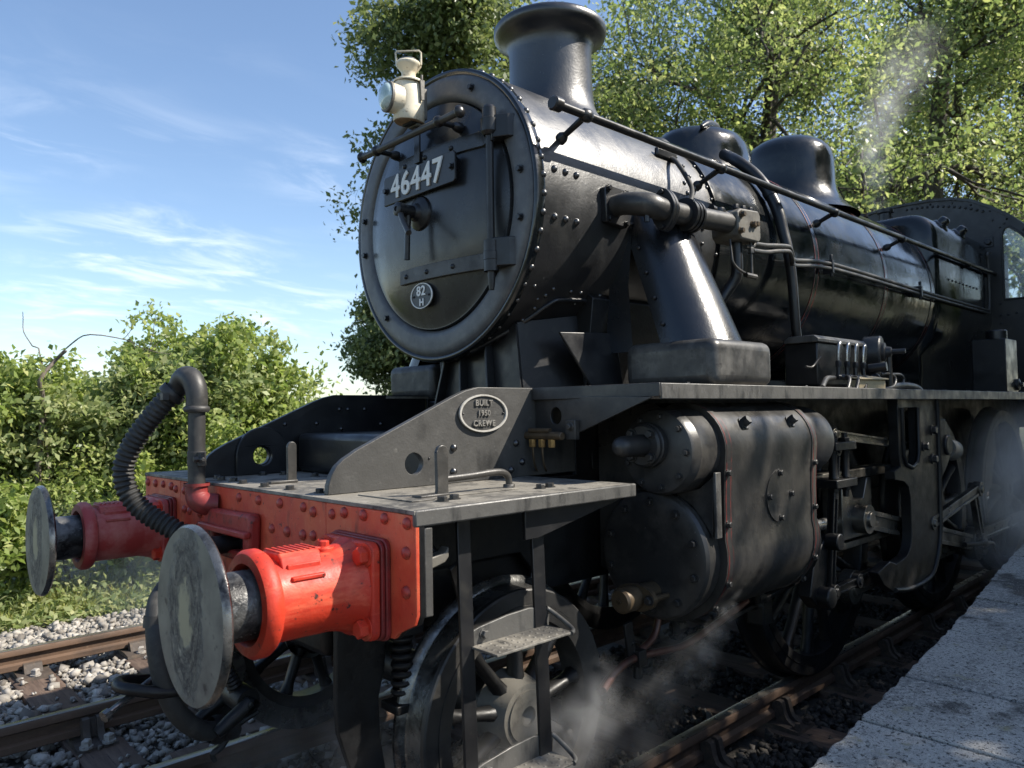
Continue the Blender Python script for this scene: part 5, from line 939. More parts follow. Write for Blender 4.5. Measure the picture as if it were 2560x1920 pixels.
# feed pipe curving down the boiler side
fpz = MB(); FPX_ = 3.0; pts = []
for a in (52, 42, 34, 27, 20, 14, 8): pts.append((2.985+0.0*(52-a), -(0.765)*math.cos(R_(a)), ZC+0.765*math.sin(R_(a))))
pts = [(3.12, -0.30, 3.24)] + pts + [(2.985, -0.785, 2.50), (3.005, -0.795, 2.34), (3.015, -0.80, 2.15), (3.035, -0.80, 2.0), (3.08, -0.80, 1.89), (3.16, -0.80, 1.79), (3.24, -0.80, 1.70)]
fpz.tube(pts, [0.036]*6+[0.035, 0.033, 0.031, 0.029, 0.028, 0.027, 0.026, 0.026, 0.026][:len(pts)-6], 16, spline=3); FPP = part('feed_pipe', fpz, 'black', 60)
k = MB(); k.lathe([(0.041, -0.02), (0.041, 0.02)], pts[4], Vector(pts[5])-Vector(pts[3]), 18); k.build('clip', 'black', FPP, 30)
# ---- steam pipe casing and its foot box
st = MB(); axis0, axis1 = Vector((1.80, -0.62, 2.52)), Vector((1.735, -0.93, 1.82))
n = 28; vs = []
for t in np.linspace(0, 1, 10):
    c0 = axis0.lerp(axis1, t); w = 0.185+0.045*t; dp = 0.17+0.05*t
    for k in range(n+1):
        a = math.pi*k/n; vs.append((c0.x - w*math.cos(a), c0.y - dp*math.sin(a)**0.85, c0.z + 0.09*math.sin(a)*(1-0.5*t)))
st.add(vs, [(i*(n+1)+k, i*(n+1)+k+1, (i+1)*(n+1)+k+1, (i+1)*(n+1)+k) for i in range(9) for k in range(n)] + [tuple(range(n+1))]); SC = part('steam_pipe_casing', st, 'steampipe', 60)
k = MB(); k.add([(1.617, -0.58, 2.62), (1.505, -0.60, 1.84), (1.505, -0.76, 1.84), (1.560, -0.70, 2.16), (1.60, -0.70, 2.45)], [(0,1,2,3,4)]); k.build('front_sheet', 'steampipe', SC, 30)
for t in (0.12, 0.3, 0.48, 0.66, 0.84): 
    c0 = axis0.lerp(axis1, t); inst('rivet', RV_small, SC, (c0.x-(0.185+0.045*t)-0.004, c0.y-0.035, c0.z+0.02), (-1, -0.3, 0), 1.2)
fb = MB(); fb.box((1.487, -1.196, 1.669), (1.985, -0.72, 1.872)); part('steam_pipe_box', fb, 'boxgrey', 30, 0.045, seg=5)
fb = MB(); fb.box((1.487, 0.72, 1.669), (1.985, 1.196, 1.872)); part('steam_pipe_box', fb, 'boxgrey', 30, 0.045, seg=5)
st2 = MB(); st2.add([(x, -y, z) for x, y, z in st.v], st.f); part('steam_pipe_casing', st2, 'steampipe', 60)
# ---- cylinders
VY, VZ, CY, CZ = -1.05, 1.401, -0.95, 0.962
for sg in (1, -1):
    def yy(y): return y*sg
    cs = MB(); a_ = [(VY+0.195*math.cos(R_(a)), VZ+0.195*math.sin(R_(a))) for a in range(60, 200, 10)]
    b_ = [(CY+0.292*math.cos(R_(a)), CZ+0.292*math.sin(R_(a))) for a in range(165, 330, 9)]
    pf = a_ + [(-1.238, 1.30), (-1.233, 1.20), (-1.233, 1.12)] + b_ + [(-0.58, 0.85), (-0.58, 1.57), (-0.90, 1.60)]
    cs.prism([(yy(p), q) for p, q in pf], 'x', 1.462, 2.28); CS = part('cylinder_casing', cs, 'casing', 50)
    for x in (1.462, 2.236):                      # lagging bands with their red lines
        bd = MB(); q = [p for p in a_] + [(-1.238, 1.30), (-1.233, 1.20), (-1.233, 1.12)] + b_[:14]
        vs = []; N = len(q)
        for i, (p, z) in enumerate(q):
            t = Vector((q[min(i+1, N-1)][0]-q[max(i-1, 0)][0], q[min(i+1, N-1)][1]-q[max(i-1, 0)][1])).normalized(); nrm = Vector((t.y, -t.x))
            if nrm.x > 0 and p < -1.2: nrm = -nrm
            if (Vector((p, z))-Vector((-0.9, 1.2))).dot(nrm) < 0: nrm = -nrm
            for xx, off in ((x-0.002, 0.0), (x-0.002, 0.005), (x+0.044, 0.005), (x+0.044, 0.0)): vs.append((xx, yy(p+nrm.x*off), z+nrm.y*off))
        bd.add(vs, [(i*4+k, i*4+k+1, i*4+5+k, i*4+4+k) for i in range(N-1) for k in range(3)]); BD = bd.build('lagging_band', 'casing', CS, 40)
        if sg > 0:
            for dx in (0.010, 0.052):
                ln = MB(); vs2 = []
                for i in range(N):
                    o1 = vs[i*4+1] if dx < 0.045 else vs[i*4]
                    for e in (-0.0022, 0.0022): vs2.append((x+dx+e, o1[1]-0.0012, o1[2]))
                ln.add(vs2, [(i*2, i*2+1, i*2+3, i*2+2) for i in range(N-1)]); ln.build('lining', 'redline', BD, 60)
            for z, p in ((1.31, -1.244), (1.10, -1.239), (0.86, -1.232), (0.75, -1.168)): 
                inst('bolt', BT_casing, CS, (x+0.02, p, z), (0, -1, 0), 0.75)
    if sg > 0:
        for x in (1.66, 2.08):
            k = MB(); k.prism(circ(x, 1.497, 0.026, 20, 0.038), 'y', -1.228, -1.218); k.hexb((x+0.003, -1.215, 1.508), (0, -0.8, 0.55), 0.021, 0.03, 0.004); k.build('lifting_boss', 'satin', CS, 30)
        k = MB(); k.lathe([(0.118, 0), (0.118, 0.006), (0, 0.007)], (0,0,0), -Y, 40); IP = k.build('inspection_cover', 'casing', CS, 30); IP.location = (1.925, -1.233, 1.182)
        for a in (90, 180, 270, 0): inst('bolt', BT_casing, IP, (0.10*math.cos(R_(a)), -0.006, 0.10*math.sin(R_(a))), (0, -1, 0), 0.75)
    v = MB(); v.lathe([(0.0, 1.262), (0.150, 1.262), (0.168, 1.268), (0.176, 1.284), (0.176, 1.315), (0.1775, 1.318), (0.1775, 1.325), (0.176, 1.328), (0.176, 1.47)], (0, yy(VY), VZ), X, 56); VC = part('valve_chest', v, 'satin', 30)
    k = MB(); k.lathe([(0.092, 1.262), (0.092, 1.235), (0.087, 1.230), (0.087, 1.215), (0.078, 1.208), (0, 1.208)], (0, yy(-1.02), 1.428), X, 40); k.build('valve_cover', 'satin', VC, 30)
    k = MB(); k.lathe([(0.046, 1.215), (0.043, 1.17), (0.042, 1.09), (0.036, 1.065), (0.022, 1.050), (0, 1.046)], (0, yy(-1.02), 1.428), X, 24); k.build('spindle_housing', 'satin', VC, 60)
    for a in (45, 135, 225, 315): inst('bolt', BT_casing, VC, (1.209, yy(-1.02)+0.066*math.cos(R_(a)), 1.428+0.066*math.sin(R_(a))), (-1, 0, 0), 1.05)
    for k_ in range(9): 
        a = 20+40*k_; inst('bolt', BT_casing, VC, (1.263, yy(VY)+0.145*math.cos(R_(a)), VZ+0.145*math.sin(R_(a))), (-1, 0, 0), 0.72)
    v = MB(); v.lathe([(0.170, 2.28), (0.178, 2.30), (0.178, 2.50), (0.168, 2.545), (0.14, 2.56), (0.0, 2.60)], (0, yy(VY), VZ), X, 48); v.build('rear_cover', 'satin', VC, 30)
    v = MB(); v.lathe([(0.10, 2.57), (0.06, 2.68), (0.045, 2.78), (0, 2.78)], (0, yy(VY), VZ-0.03), X, 24); v.build('valve_guide', 'under', VC, 50)
    c = MB(); c.lathe([(0.0, 1.352), (0.18, 1.348), (0.245, 1.350), (0.262, 1.357), (0.271, 1.372), (0.271, 1.398), (0.262, 1.404), (0.262, 1.47)], (0, yy(CY), CZ), X, 72); CC = part('cylinder_cover', c, 'satin', 30)
    for k_ in range(10):
        a = 18+36*k_; inst('bolt', BT_casing, CC, (1.350, yy(CY)+0.222*math.cos(R_(a)), CZ+0.222*math.sin(R_(a))), (-1, 0, 0), 0.9)
    c = MB(); c.lathe([(0.26, 2.28), (0.27, 2.30), (0.27, 2.36), (0.24, 2.40), (0.10, 2.42), (0.07, 2.50), (0, 2.50)], (0, yy(CY), CZ-0.03), X, 48); c.build('rear_cover', 'under', CC, 30)
    k = MB(); k.lathe([(0, 1.128), (0.042, 1.128), (0.050, 1.138), (0.050, 1.21), (0.047, 1.214), (0.047, 1.35)], (0, yy(-0.955), 0.806), X, 28); RV = part('relief_valve', k, 'bronze', 30)
    k = MB(); k.prism([(yy(-0.955+0.10*math.cos(a)*(1 if abs(math.cos(a)) > .3 else 1)), 0.806+0.055*math.sin(a)) for a in np.linspace(0, 2*math.pi, 24, endpoint=False)], 'x', 1.225, 1.248); k.lathe([(0.011, 1.120), (0.011, 1.135), (0, 1.12)], (0, yy(-0.955), 0.806), X, 4); k.build('flange', 'bronze', RV, 30, 0.003)
    for dy in (-0.075, 0.075): inst('bolt', BT_casing, RV, (1.225, yy(-0.955)+dy, 0.806), (-1, 0, 0), 1.0); 
    for dy in (-0.075, 0.075):
        k = MB(); k.tube([(1.24, yy(-0.955)+dy, 0.806), (1.35, yy(-0.955)+dy, 0.806)], 0.012, 8); k.build('stud', 'bronze', RV, 40)
    pw = MB(); pw.prism([(yy(-0.80), 1.24), (yy(-1.06), 1.225), (yy(-1.15), 1.245), (yy(-1.218), 1.30), (yy(-1.21), 1.05), (yy(-1.19), 1.08), (yy(-1.12), 1.17), (yy(-1.0), 1.235)], 'x', 1.415, 1.44); part('cylinder_web', pw, 'satin', 30, 0.002)
    ed = MB(); ed.prism([(yy(-1.222), 1.315), (yy(-1.235), 1.315), (yy(-1.235), 1.05), (yy(-1.222), 1.05)], 'x', 1.405, 1.445); part('web_edge', ed, 'edge', 30, 0.003)
# drain cock pipes under the cylinder
for pts in ([(1.05, -0.93, 0.475), (1.12, -0.93, 0.52), (1.22, -0.93, 0.548), (1.35, -0.93, 0.545), (1.50, -0.93, 0.53), (1.62, -0.93, 0.525), (1.85, -0.93, 0.56), (2.15, -0.93, 0.62)], [(1.05, -0.905, 0.455), (1.12, -0.905, 0.50), (1.22, -0.905, 0.53), (1.32, -0.905, 0.56), (1.42, -0.905, 0.60), (1.46, -0.905, 0.68)]):
    k = MB(); k.tube(pts, 0.016, 12, spline=4); part('drain_pipe', k, 'copper', 60)
k = MB(); k.box((1.25, -0.955, 0.515), (1.30, -0.88, 0.58)); k.bar((1.24, -0.92, 0.56), (1.22, -0.92, 0.70), 0.05, 0.014, (0, 1, 0)); k.hexb((1.25, -0.92, 0.61), -X, 0.014, 0.014); k.tube([(1.28, -0.92, 0.51), (1.28, -0.92, 0.46)], 0.02, 10); part('pipe_clip', k, 'under', 30, 0.004)
for x in (1.55, 2.25):
    k = MB(); k.tube([(x, -0.94, 0.70), (x, -0.94, 0.58)], [0.03, 0.022], 12); k.lathe([(0.03, -0.03), (0.03, 0.03), (0, 0.03)], (x, -0.94, 0.62), X, 12); part('drain_cock', k, 'under', 40)
k = MB(); k.bar((1.45, -0.90, 0.50), (2.75, -0.90, 0.62), 0.03, 0.02); part('drain_rod', k, 'under', 30, 0.002)
k = MB(); k.bar((2.55, -0.72, 0.95), (2.52, -0.80, 0.50), 0.08, 0.03); k.box((2.44, -0.86, 0.42), (2.54, -0.76, 0.62)); part('brake_hanger', k, 'under', 30, 0.008)
# ---- valve gear and rods on the near side
sb_ = MB(); sb_.box((2.42, -1.005, 1.145), (3.86, -0.895, 1.20)); part('slide_bar', sb_, 'rod', 30, 0.006)
sb_ = MB(); sb_.box((2.42, -1.005, 0.745), (3.80, -0.895, 0.785)); part('slide_bar', sb_, 'rod', 30, 0.006)
pr = MB(); pr.tube([(2.45, -0.95, 0.935), (3.2, -0.95, 0.895)], 0.034, 16); part('piston_rod', pr, 'steel', 40)
xh = MB(); xh.prism([(3.10, 0.80), (3.10, 1.14), (3.20, 1.14), (3.26, 1.02), (3.40, 1.02), (3.46, 1.14), (3.52, 1.14), (3.52, 0.80)], 'y', -1.01, -0.89); xh.lathe([(0, 0.0), (0.07, 0), (0.07, 0.03), (0.045, 0.035), (0.045, 0.06), (0, 0.06)], (3.30, -1.01, 0.91), -Y, 20); part('crosshead', xh, 'rod', 30, 0.006)
CP = (5.21+0.30*math.cos(R_(-60)), -1.02, 0.762+0.30*math.sin(R_(-60)))
def rodmb(a, b, y, h, t, r0, r1):
    mb = MB(); a = Vector((a[0], y, a[1])); b = Vector((b[0], y, b[1])); d = (b-a).normalized(); u = Vector((-d.z, 0, d.x))
    L = (b-a).length
    def P(s, o, yy): return a + d*s + u*o + Vector((0, yy, 0))
    for s0, s1, h0, h1, yo, th in ((r0*0.8, L-r1*0.8, h/2, h/2, 0, t*0.45), (r0*0.8, L-r1*0.8, 0, 0, 0, t)):
        if h0: mb.add([P(s0, -h0, -th), P(s1, -h1, -th), P(s1, h1, -th), P(s0, h0, -th), P(s0, -h0, th), P(s1, -h1, th), P(s1, h1, th), P(s0, h0, th)], [(0,3,2,1),(4,5,6,7),(0,1,5,4),(1,2,6,5),(2,3,7,6),(3,0,4,7)])
    for o in (-h/2+h*0.12, h/2-h*0.12):      # flanges of the fluted section
        mb.add([P(r0, o-h*0.12, -t), P(L-r1, o-h*0.12, -t), P(L-r1, o+h*0.12, -t), P(r0, o+h*0.12, -t), P(r0, o-h*0.12, t), P(L-r1, o-h*0.12, t), P(L-r1, o+h*0.12, t), P(r0, o+h*0.12, t)], [(0,3,2,1),(4,5,6,7),(0,1,5,4),(1,2,6,5),(2,3,7,6),(3,0,4,7)])
    for c, r in ((a, r0), (b, r1)): mb.lathe([(0, -t*1.25), (r, -t*1.25), (r, t*1.25), (r*0.55, t*1.25), (r*0.5, t*1.8), (0, t*1.8)], c, -Y, 24)
    return mb
part('connecting_rod', rodmb((3.30, 0.91), (CP[0], CP[2]), -1.045, 0.115, 0.030, 0.085, 0.125), 'rod', 30, 0.002)
for xa, xb in ((3.151, 5.21), (5.21, 7.20)):
    part('coupling_rod', rodmb((xa+0.15, 0.502), (xb+0.15, 0.502), -0.955, 0.105, 0.026, 0.10, 0.10), 'rod', 30, 0.002)
part('return_crank', rodmb((CP[0], CP[2]), (5.21-0.02, 0.93), -1.10, 0.09, 0.02, 0.08, 0.055), 'rod', 30, 0.002)
part('eccentric_rod', rodmb((4.15, 0.80), (5.19, 0.94), -1.135, 0.075, 0.02, 0.045, 0.055), 'rod', 30, 0.002)
part('radius_rod', rodmb((2.86, 1.42), (4.10, 1.30), -1.07, 0.05, 0.016, 0.035, 0.045), 'rod', 30, 0.002)
part('combination_lever', rodmb((2.82, 1.34), (2.70, 0.60), -1.10, 0.055, 0.018, 0.035, 0.035), 'under', 30, 0.002)
part('union_link', rodmb((2.70, 0.60), (3.0, 0.61), -1.12, 0.045, 0.016, 0.04, 0.04), 'under', 30, 0.002)
k = MB(); k.prism([(2.56, 0.78), (2.72, 0.90), (2.80, 0.80), (2.82, 0.62), (2.76, 0.54), (2.60, 0.52), (2.50, 0.60)], 'y', -1.09, -1.02); k.lathe([(0.055, 0), (0.055, 0.09), (0.03, 0.10), (0, 0.10)], (2.62, -1.06, 0.585), -Y, 18); k.lathe([(0.045, 0), (0.045, 0.07), (0, 0.07)], (2.72, -1.09, 0.86), -Y, 18); part('drop_arm', k, 'under', 40, 0.006)
for z in (1.16, 1.36):
    k = MB(); k.box((2.72, -1.15, z-0.022), (2.98, -1.00, z+0.022)); part('guide_plate', k, 'under', 30, 0.004)
for x in (2.77, 2.92):
    k = MB(); k.tube([(x, -1.11, 1.08), (x, -1.11, 1.43)], 0.017, 10); k.lathe([(0.026, 1.19), (0.020, 1.21), (0.020, 1.31), (0.026, 1.33)], (x, -1.11, 0), Z, 12); k.hexb((x, -1.11, 1.382), Z, 0.026, 0.022); k.hexb((x, -1.11, 1.138), -Z, 0.026, 0.022); part('guide_pillar', k, 'under', 30)
mbk = MB(); YB = -1.12      # cast motion bracket hanging from the running plate
outer = [(4.30, 1.64), (4.31, 1.45), (4.29, 0.82), (4.27, 0.72)] + arc(3.95, 0.74, 0.30, -10, -90, 8) + [(3.66, 0.44), (3.45, 0.47), (3.30, 0.54), (3.22, 0.62), (3.40, 0.66), (3.50, 0.63), (3.62, 0.645)] + arc(3.62, 0.79, 0.145, -75, 0, 6) + [(3.765, 1.0), (3.74, 1.07), (3.66, 1.11), (3.52, 1.13), (3.52, 1.18), (3.62, 1.20), (3.60, 1.28), (3.60, 1.64)]
mbk.prism(outer, 'y', YB-0.03, YB+0.03, holes=[[(3.66, 1.26), (3.70, 1.20), (3.80, 1.18), (3.90, 1.20), (3.93, 1.26), (3.93, 1.56), (3.66, 1.56)]]); MBK = part('motion_bracket', mbk, 'under', 30, 0.01, seg=3)
k = MB(); k.tube([(4.285, YB-0.034, 1.62), (4.295, YB-0.034, 1.40), (4.275, YB-0.034, 0.85), (4.24, YB-0.034, 0.66), (4.12, YB-0.034, 0.50), (3.95, YB-0.034, 0.455), (3.66, YB-0.034, 0.455), (3.45, YB-0.034, 0.485)], 0.016, 8, spline=4); k.build('flange_rib', 'under', MBK, 60)
k = MB(); k.tube([(3.66, YB-0.032, 1.56), (3.66, YB-0.032, 1.27), (3.70, YB-0.032, 1.21), (3.80, YB-0.032, 1.185), (3.89, YB-0.032, 1.21), (3.925, YB-0.032, 1.27), (3.93, YB-0.032, 1.56)], 0.014, 8); k.build('window_rib', 'under', MBK, 60)
for x, z in ((4.18, 1.41), (4.175, 1.22), (4.02, 1.31)): inst('bolt', BT_casing, MBK, (x, YB-0.03, z), (0, -1, 0), 1.6)
k = MB(); k.prism([(4.33, 1.48), (4.46, 1.48), (4.56, 1.40), (4.57, 1.24), (4.48, 1.16), (4.36, 1.08)], 'y', -1.15, -1.02); k.lathe([(0.07, 0), (0.07, 0.02), (0, 0.02)], (4.47, -1.15, 1.30), -Y, 20); part('gear_bearing', k, 'under', 30, 0.01)
k = MB(); k.tube([(4.58, -1.10, 1.27), (4.74, -1.10, 1.25)], 0.075, 20); k.build('lubricator_pot', 'castgrey', E_, 40)
k = MB(); k.tube([(4.95, -1.10, 0.55), (5.2, -1.16, 0.53), (5.32, -1.18, 0.525)], [0.018, 0.018, 0.015], 10); k.lathe([(0.03, -0.03), (0.042, 0), (0.03, 0.03)], (5.18, -1.155, 0.53), X, 14); part('gland', k, 'under', 50)
# ---- mechanical lubricator on the running plate
lb = MB(); lb.box((2.95, -0.96, 1.70), (3.60, -0.76, 1.945)); LB = part('lubricator', lb, 'black', 30, 0.008)
k = MB(); k.prism([(-0.975, 1.945), (-0.975, 1.965), (-0.95, 1.985), (-0.80, 1.985), (-0.77, 1.965), (-0.77, 1.945)], 'x', 2.93, 3.63); k.build('lid', 'edge', LB, 30, 0.004)
k = MB(); k.lathe([(0, 0), (0.108, 0), (0.115, 0.008), (0.115, 0.10), (0.108, 0.108), (0, 0.108)], (3.70, -0.92, 1.905), (0.22, -1, 0), 36); k.lathe([(0.06, 0.105), (0.06, 0.125), (0.035, 0.13), (0.03, 0.16), (0.016, 0.165), (0.016, 0.24), (0, 0.24)], (3.70, -0.92, 1.915), (0.22, -1, 0), 20); k.build('ratchet_drum', 'satin', LB, 30)
k = MB(); k.tube([(3.74, -1.06, 1.90), (3.75, -1.06, 1.668)], 0.016, 8); k.build('drive_link', 'satin', LB, 40)
for i in range(4):
    x = 2.99+0.115*i
    k = MB(); k.tube([(x, -1.06, 1.835), (x+0.002, -1.062, 1.90), (x+0.025, -1.06, 1.935), (x+0.06, -1.05, 1.925), (x+0.075, -1.04, 1.88), (x+0.085, -1.03, 1.83)], 0.010, 8, spline=4); k.build('oil_pipe', 'steel', LB, 60)
    k = MB(); k.hexb((x, -1.06, 1.80), Z, 0.018, 0.032); k.lathe([(0.016, 1.735), (0.012, 1.77), (0.012, 1.80)], (x, -1.06, 0), Z, 12); k.hexb((x, -1.06, 1.725), Z, 0.022, 0.025); k.tube([(x, -1.06, 1.745), (x+0.02, -1.09, 1.735)], 0.016, 8); k.build('union', 'black', LB, 30)
    k = MB(); k.tube([(x+0.02, -1.085, 1.742), (x-0.01, -1.12, 1.738), (x-0.05, -1.14, 1.715), (x-0.10, -1.15, 1.672)], 0.010, 8, spline=4); k.build('delivery_pipe', 'pipe', LB, 60)
k = MB(); k.tube([(3.45, -1.05, 1.78), (3.50, -1.06, 1.775), (3.52, -1.06, 1.78)], 0.03, 12); k.dome((3.46, -1.07, 1.735), (0, -1, 0), 0.042, 0.04, 14, 4); k.lathe([(0.028, 0), (0.028, 0.10), (0, 0.10)], (3.44, -1.05, 1.80), (0.2, -1, 0.1), 14); k.build('pump_body', 'black', LB, 40)
for pts, r in (([(3.55, -1.06, 1.70), (3.62, -1.08, 1.682), (3.75, -1.08, 1.70), (3.80, -1.07, 1.75), (3.74, -1.06, 1.775), (3.62, -1.05, 1.77)], 0.009), ([(3.78, -1.06, 1.69), (3.92, -1.06, 1.70), (4.00, -1.05, 1.745), (3.95, -1.05, 1.775), (3.80, -1.05, 1.775)], 0.009), ([(3.78, -1.05, 1.695), (3.95, -1.05, 1.705), (4.10, -1.05, 1.705), (4.25, -1.05, 1.69), (4.34, -1.05, 1.65)], 0.022), ([(2.62, -1.13, 1.675), (2.72, -1.10, 1.71), (2.82, -1.07, 1.73), (2.95, -1.05, 1.735)], 0.014), ([(2.82, -0.95, 1.80), (2.90, -0.95, 1.80), (2.95, -0.96, 1.84), (2.97, -0.97, 1.86)], 0.007)):
    k = MB(); k.tube(pts, r, 10, spline=4); part('oil_feed_pipe', k, 'pipe', 60)
# ---- firebox
def beltop(hw, zs, zt, r=0.17, n=8):
    return arc(hw-r, zt-r, r, 0, 90, n) + arc(-hw+r, zt-r, r, 90, 180, n)
fx = MB(); xs_ = [5.655, 5.68, 5.72, 7.25]; vs = []
pr_ = []
for x, ins in ((5.650, 0.10), (5.665, 0.045), (5.70, 0.012), (5.75, 0.0), (7.25, 0.0)):
    q = [(-0.60, 1.70), (-0.60, 2.0), (-0.70+ins, 2.15), (-0.762+ins, 2.38), (-0.765+ins, 2.80)][::-1]
    ring = [(p, z) for p, z in ([(0.60, 1.70), (0.60, 2.0), (0.70-ins, 2.15), (0.762-ins, 2.38), (0.765-ins, 2.80)] + beltop(0.752-ins, 0, 3.235-ins, 0.22) + q)]
    pr_.append([(x, p, z) for p, z in ring])
N = len(pr_[0]); fx.add([p for r in pr_ for p in r], [(i*N+k, i*N+k+1, (i+1)*N+k+1, (i+1)*N+k) for i in range(4) for k in range(N-1)] + [tuple(range(N))]); FX = part('firebox', fx, 'boiler', 40)
for i in range(9): inst('rivet', RV_small, FX, (5.95+0.10*i, -0.765, 2.66), (0, -1, 0), 1.3)
for x in (6.05, 6.55):
    k = MB(); k.lathe([(0.085, 0), (0.082, 0.03), (0.06, 0.055), (0.05, 0.06), (0.045, 0.10), (0.03, 0.115), (0, 0.118)], (x, -0.66, 3.14), (0, -0.7, 0.7), 24); k.build('washout_cover', 'boiler', FX, 40)
for y in (-0.12, 0.12):
    k = MB(); k.lathe([(0.085, 3.22), (0.085, 3.33), (0.06, 3.35), (0.06, 3.43), (0.075, 3.44), (0.075, 3.47), (0, 3.475)], (6.35, y, 0), Z, 24); part('safety_valve', k, 'black', 30)
k = MB(); k.box((5.0, -0.5, 1.69), (5.655, 0.5, 1.85)); part('ashpan_front', k, 'under', 30)
# ---- cab
roof = [(0.0, 3.69), (-0.25, 3.682), (-0.45, 3.655), (-0.62, 3.60), (-0.78, 3.505), (-0.92, 3.40), (-1.05, 3.27), (-1.15, 3.12), (-1.20, 2.98)]
full = [(-y, z) for y, z in roof[::-1]] + roof[1:]
CXF = 7.22
win = [(-0.875, 2.59), (-0.875, 3.22)] + [(-0.885, 3.26), (-0.905, 3.288), (-0.94, 3.292), (-1.02, 3.22), (-1.10, 3.12), (-1.15, 3.0), (-1.165, 2.59)]
winf = [(-y, z) for y, z in win]
cb = MB(); cb.prism(full + [(-1.235, 2.45), (-1.25, 1.67), (1.25, 1.67), (1.235, 2.45)], 'x', CXF, CXF+0.012, holes=[win[::-1], winf]); CB = part('cab', cb, 'black', 30)
k = MB(); n_ = len(full); k.add([(x, y*s, z+o) for x, s, o in ((CXF-0.02, 1.0, 0.0), (CXF-0.02, 1.015, 0.025), (9.1, 1.015, 0.025), (9.1, 1.0, 0.0)) for y, z in full], [(a*n_+i, a*n_+i+1, ((a+1) % 4)*n_+i+1, ((a+1) % 4)*n_+i) for a in range(4) for i in range(n_-1)]); k.build('roof', 'black', CB, 50)
for sg in (-1, 1):
    k = MB(); k.add([(CXF+0.012, sg*1.235, 2.45), (8.2, sg*1.235, 2.45), (8.2, sg*1.25, 1.67), (CXF+0.012, sg*1.25, 1.67), (CXF+0.012, sg*1.22, 2.45), (8.2, sg*1.22, 2.45), (8.2, sg*1.235, 1.67), (CXF+0.012, sg*1.235, 1.67)], [(0,1,2,3),(7,6,5,4),(0,4,5,1),(1,5,6,2),(2,6,7,3),(3,7,4,0)]); k.build('side_sheet', 'black', CB, 30)
    k = MB(); k.box((CXF+0.013, sg*1.205-0.01, 2.44), (CXF+0.10, sg*1.205+0.01, 3.0)); k.build('corner_pillar', 'black', CB, 30)
    w_ = win if sg < 0 else winf
    k = MB(); P3 = [(CXF-0.006, y, z) for y, z in w_]; k.tube(P3+[P3[0]], 0.011, 6); WN = k.build('window', 'black', CB, 50)
    k = MB(); k.prism(w_, 'x', CXF+0.003, CXF+0.008); k.build('pane', 'glass', WN, 30)
for i in range(15):
    y = -0.02-0.05*i; z = 3.645-0.16*(abs(y)/0.72)**2.2; inst('vent_hole', RV_small, CB, (CXF-0.001, y, z), (-1, 0, 0), 1.7)
for y, z in [(-0.84, 2.44), (-0.84, 2.36), (-0.90, 2.44), (-0.97, 2.45), (-0.84, 2.55), (-0.80, 3.38), (-0.90, 3.33), (-0.86, 3.30)]: inst('rivet', RV_small, CB, (CXF, y, z), (-1, 0, 0), 1.3)
for i in range(10): 
    y, z = roof[1+i*7//10]; inst('rivet', RV_small, CB, (CXF-0.001, y, z-0.03), (-1, 0, 0), 1.2)
k = MB(); k.box((CXF-0.012, -0.80, 3.12), (CXF-0.002, -0.72, 3.22)); k.hexb((CXF-0.012, -0.76, 3.17), -X, 0.03, 0.03); k.build('pipe_plate', 'black', CB, 30, 0.003)
k = MB(); k.box((7.6, -0.7, 1.7), (8.2, 0.7, 3.2)); k.build('backhead', 'under', CB, 30, 0.05)
# sand box in front of the cab
sx = MB(); sx.box((6.03, -1.150, 1.6685), (6.38, -0.90, 2.125)); SXO = part('sand_box', sx, 'black', 30, 0.006)
k = MB(); k.lathe([(0.078, 2.124), (0.078, 2.19), (0.07, 2.20), (0, 2.20)], (6.10, -1.07, 0), Z, 28); k.build('filler_cap', 'black', SXO, 30)
k = MB(); k.lathe([(0.05, 0), (0.05, 0.02), (0.02, 0.03), (0.02, 0.05), (0, 0.05)], (6.33, -1.15, 1.74), -Y, 20); k.build('hand_hole', 'satin', SXO, 30)

# ashpan, cab steps and injector fill the dark behind the driving wheels
k = MB(); k.box((5.75, -0.52, 0.45), (7.6, 0.52, 0.96)); part('ashpan', k, 'under', 30, 0.03)
k = MB(); k.box((7.9, -1.20, 0.40), (8.5, -1.16, 1.62)); k.box((7.9, -1.24, 0.40), (8.5, -1.0, 0.43)); part('cab_step', k, 'under', 30, 0.004)
k = MB(); k.lathe([(0.0, 0), (0.05, 0), (0.06, 0.05), (0.045, 0.12), (0.055, 0.2), (0.03, 0.3), (0.03, 0.4)], (7.5, -1.05, 1.2), X, 20); k.tube([(7.5, -1.05, 1.2), (7.3, -1.05, 1.25), (7.1, -1.05, 1.45), (7.1, -1.05, 1.65)], 0.025, 10, spline=3); part('injector', k, 'under', 40)
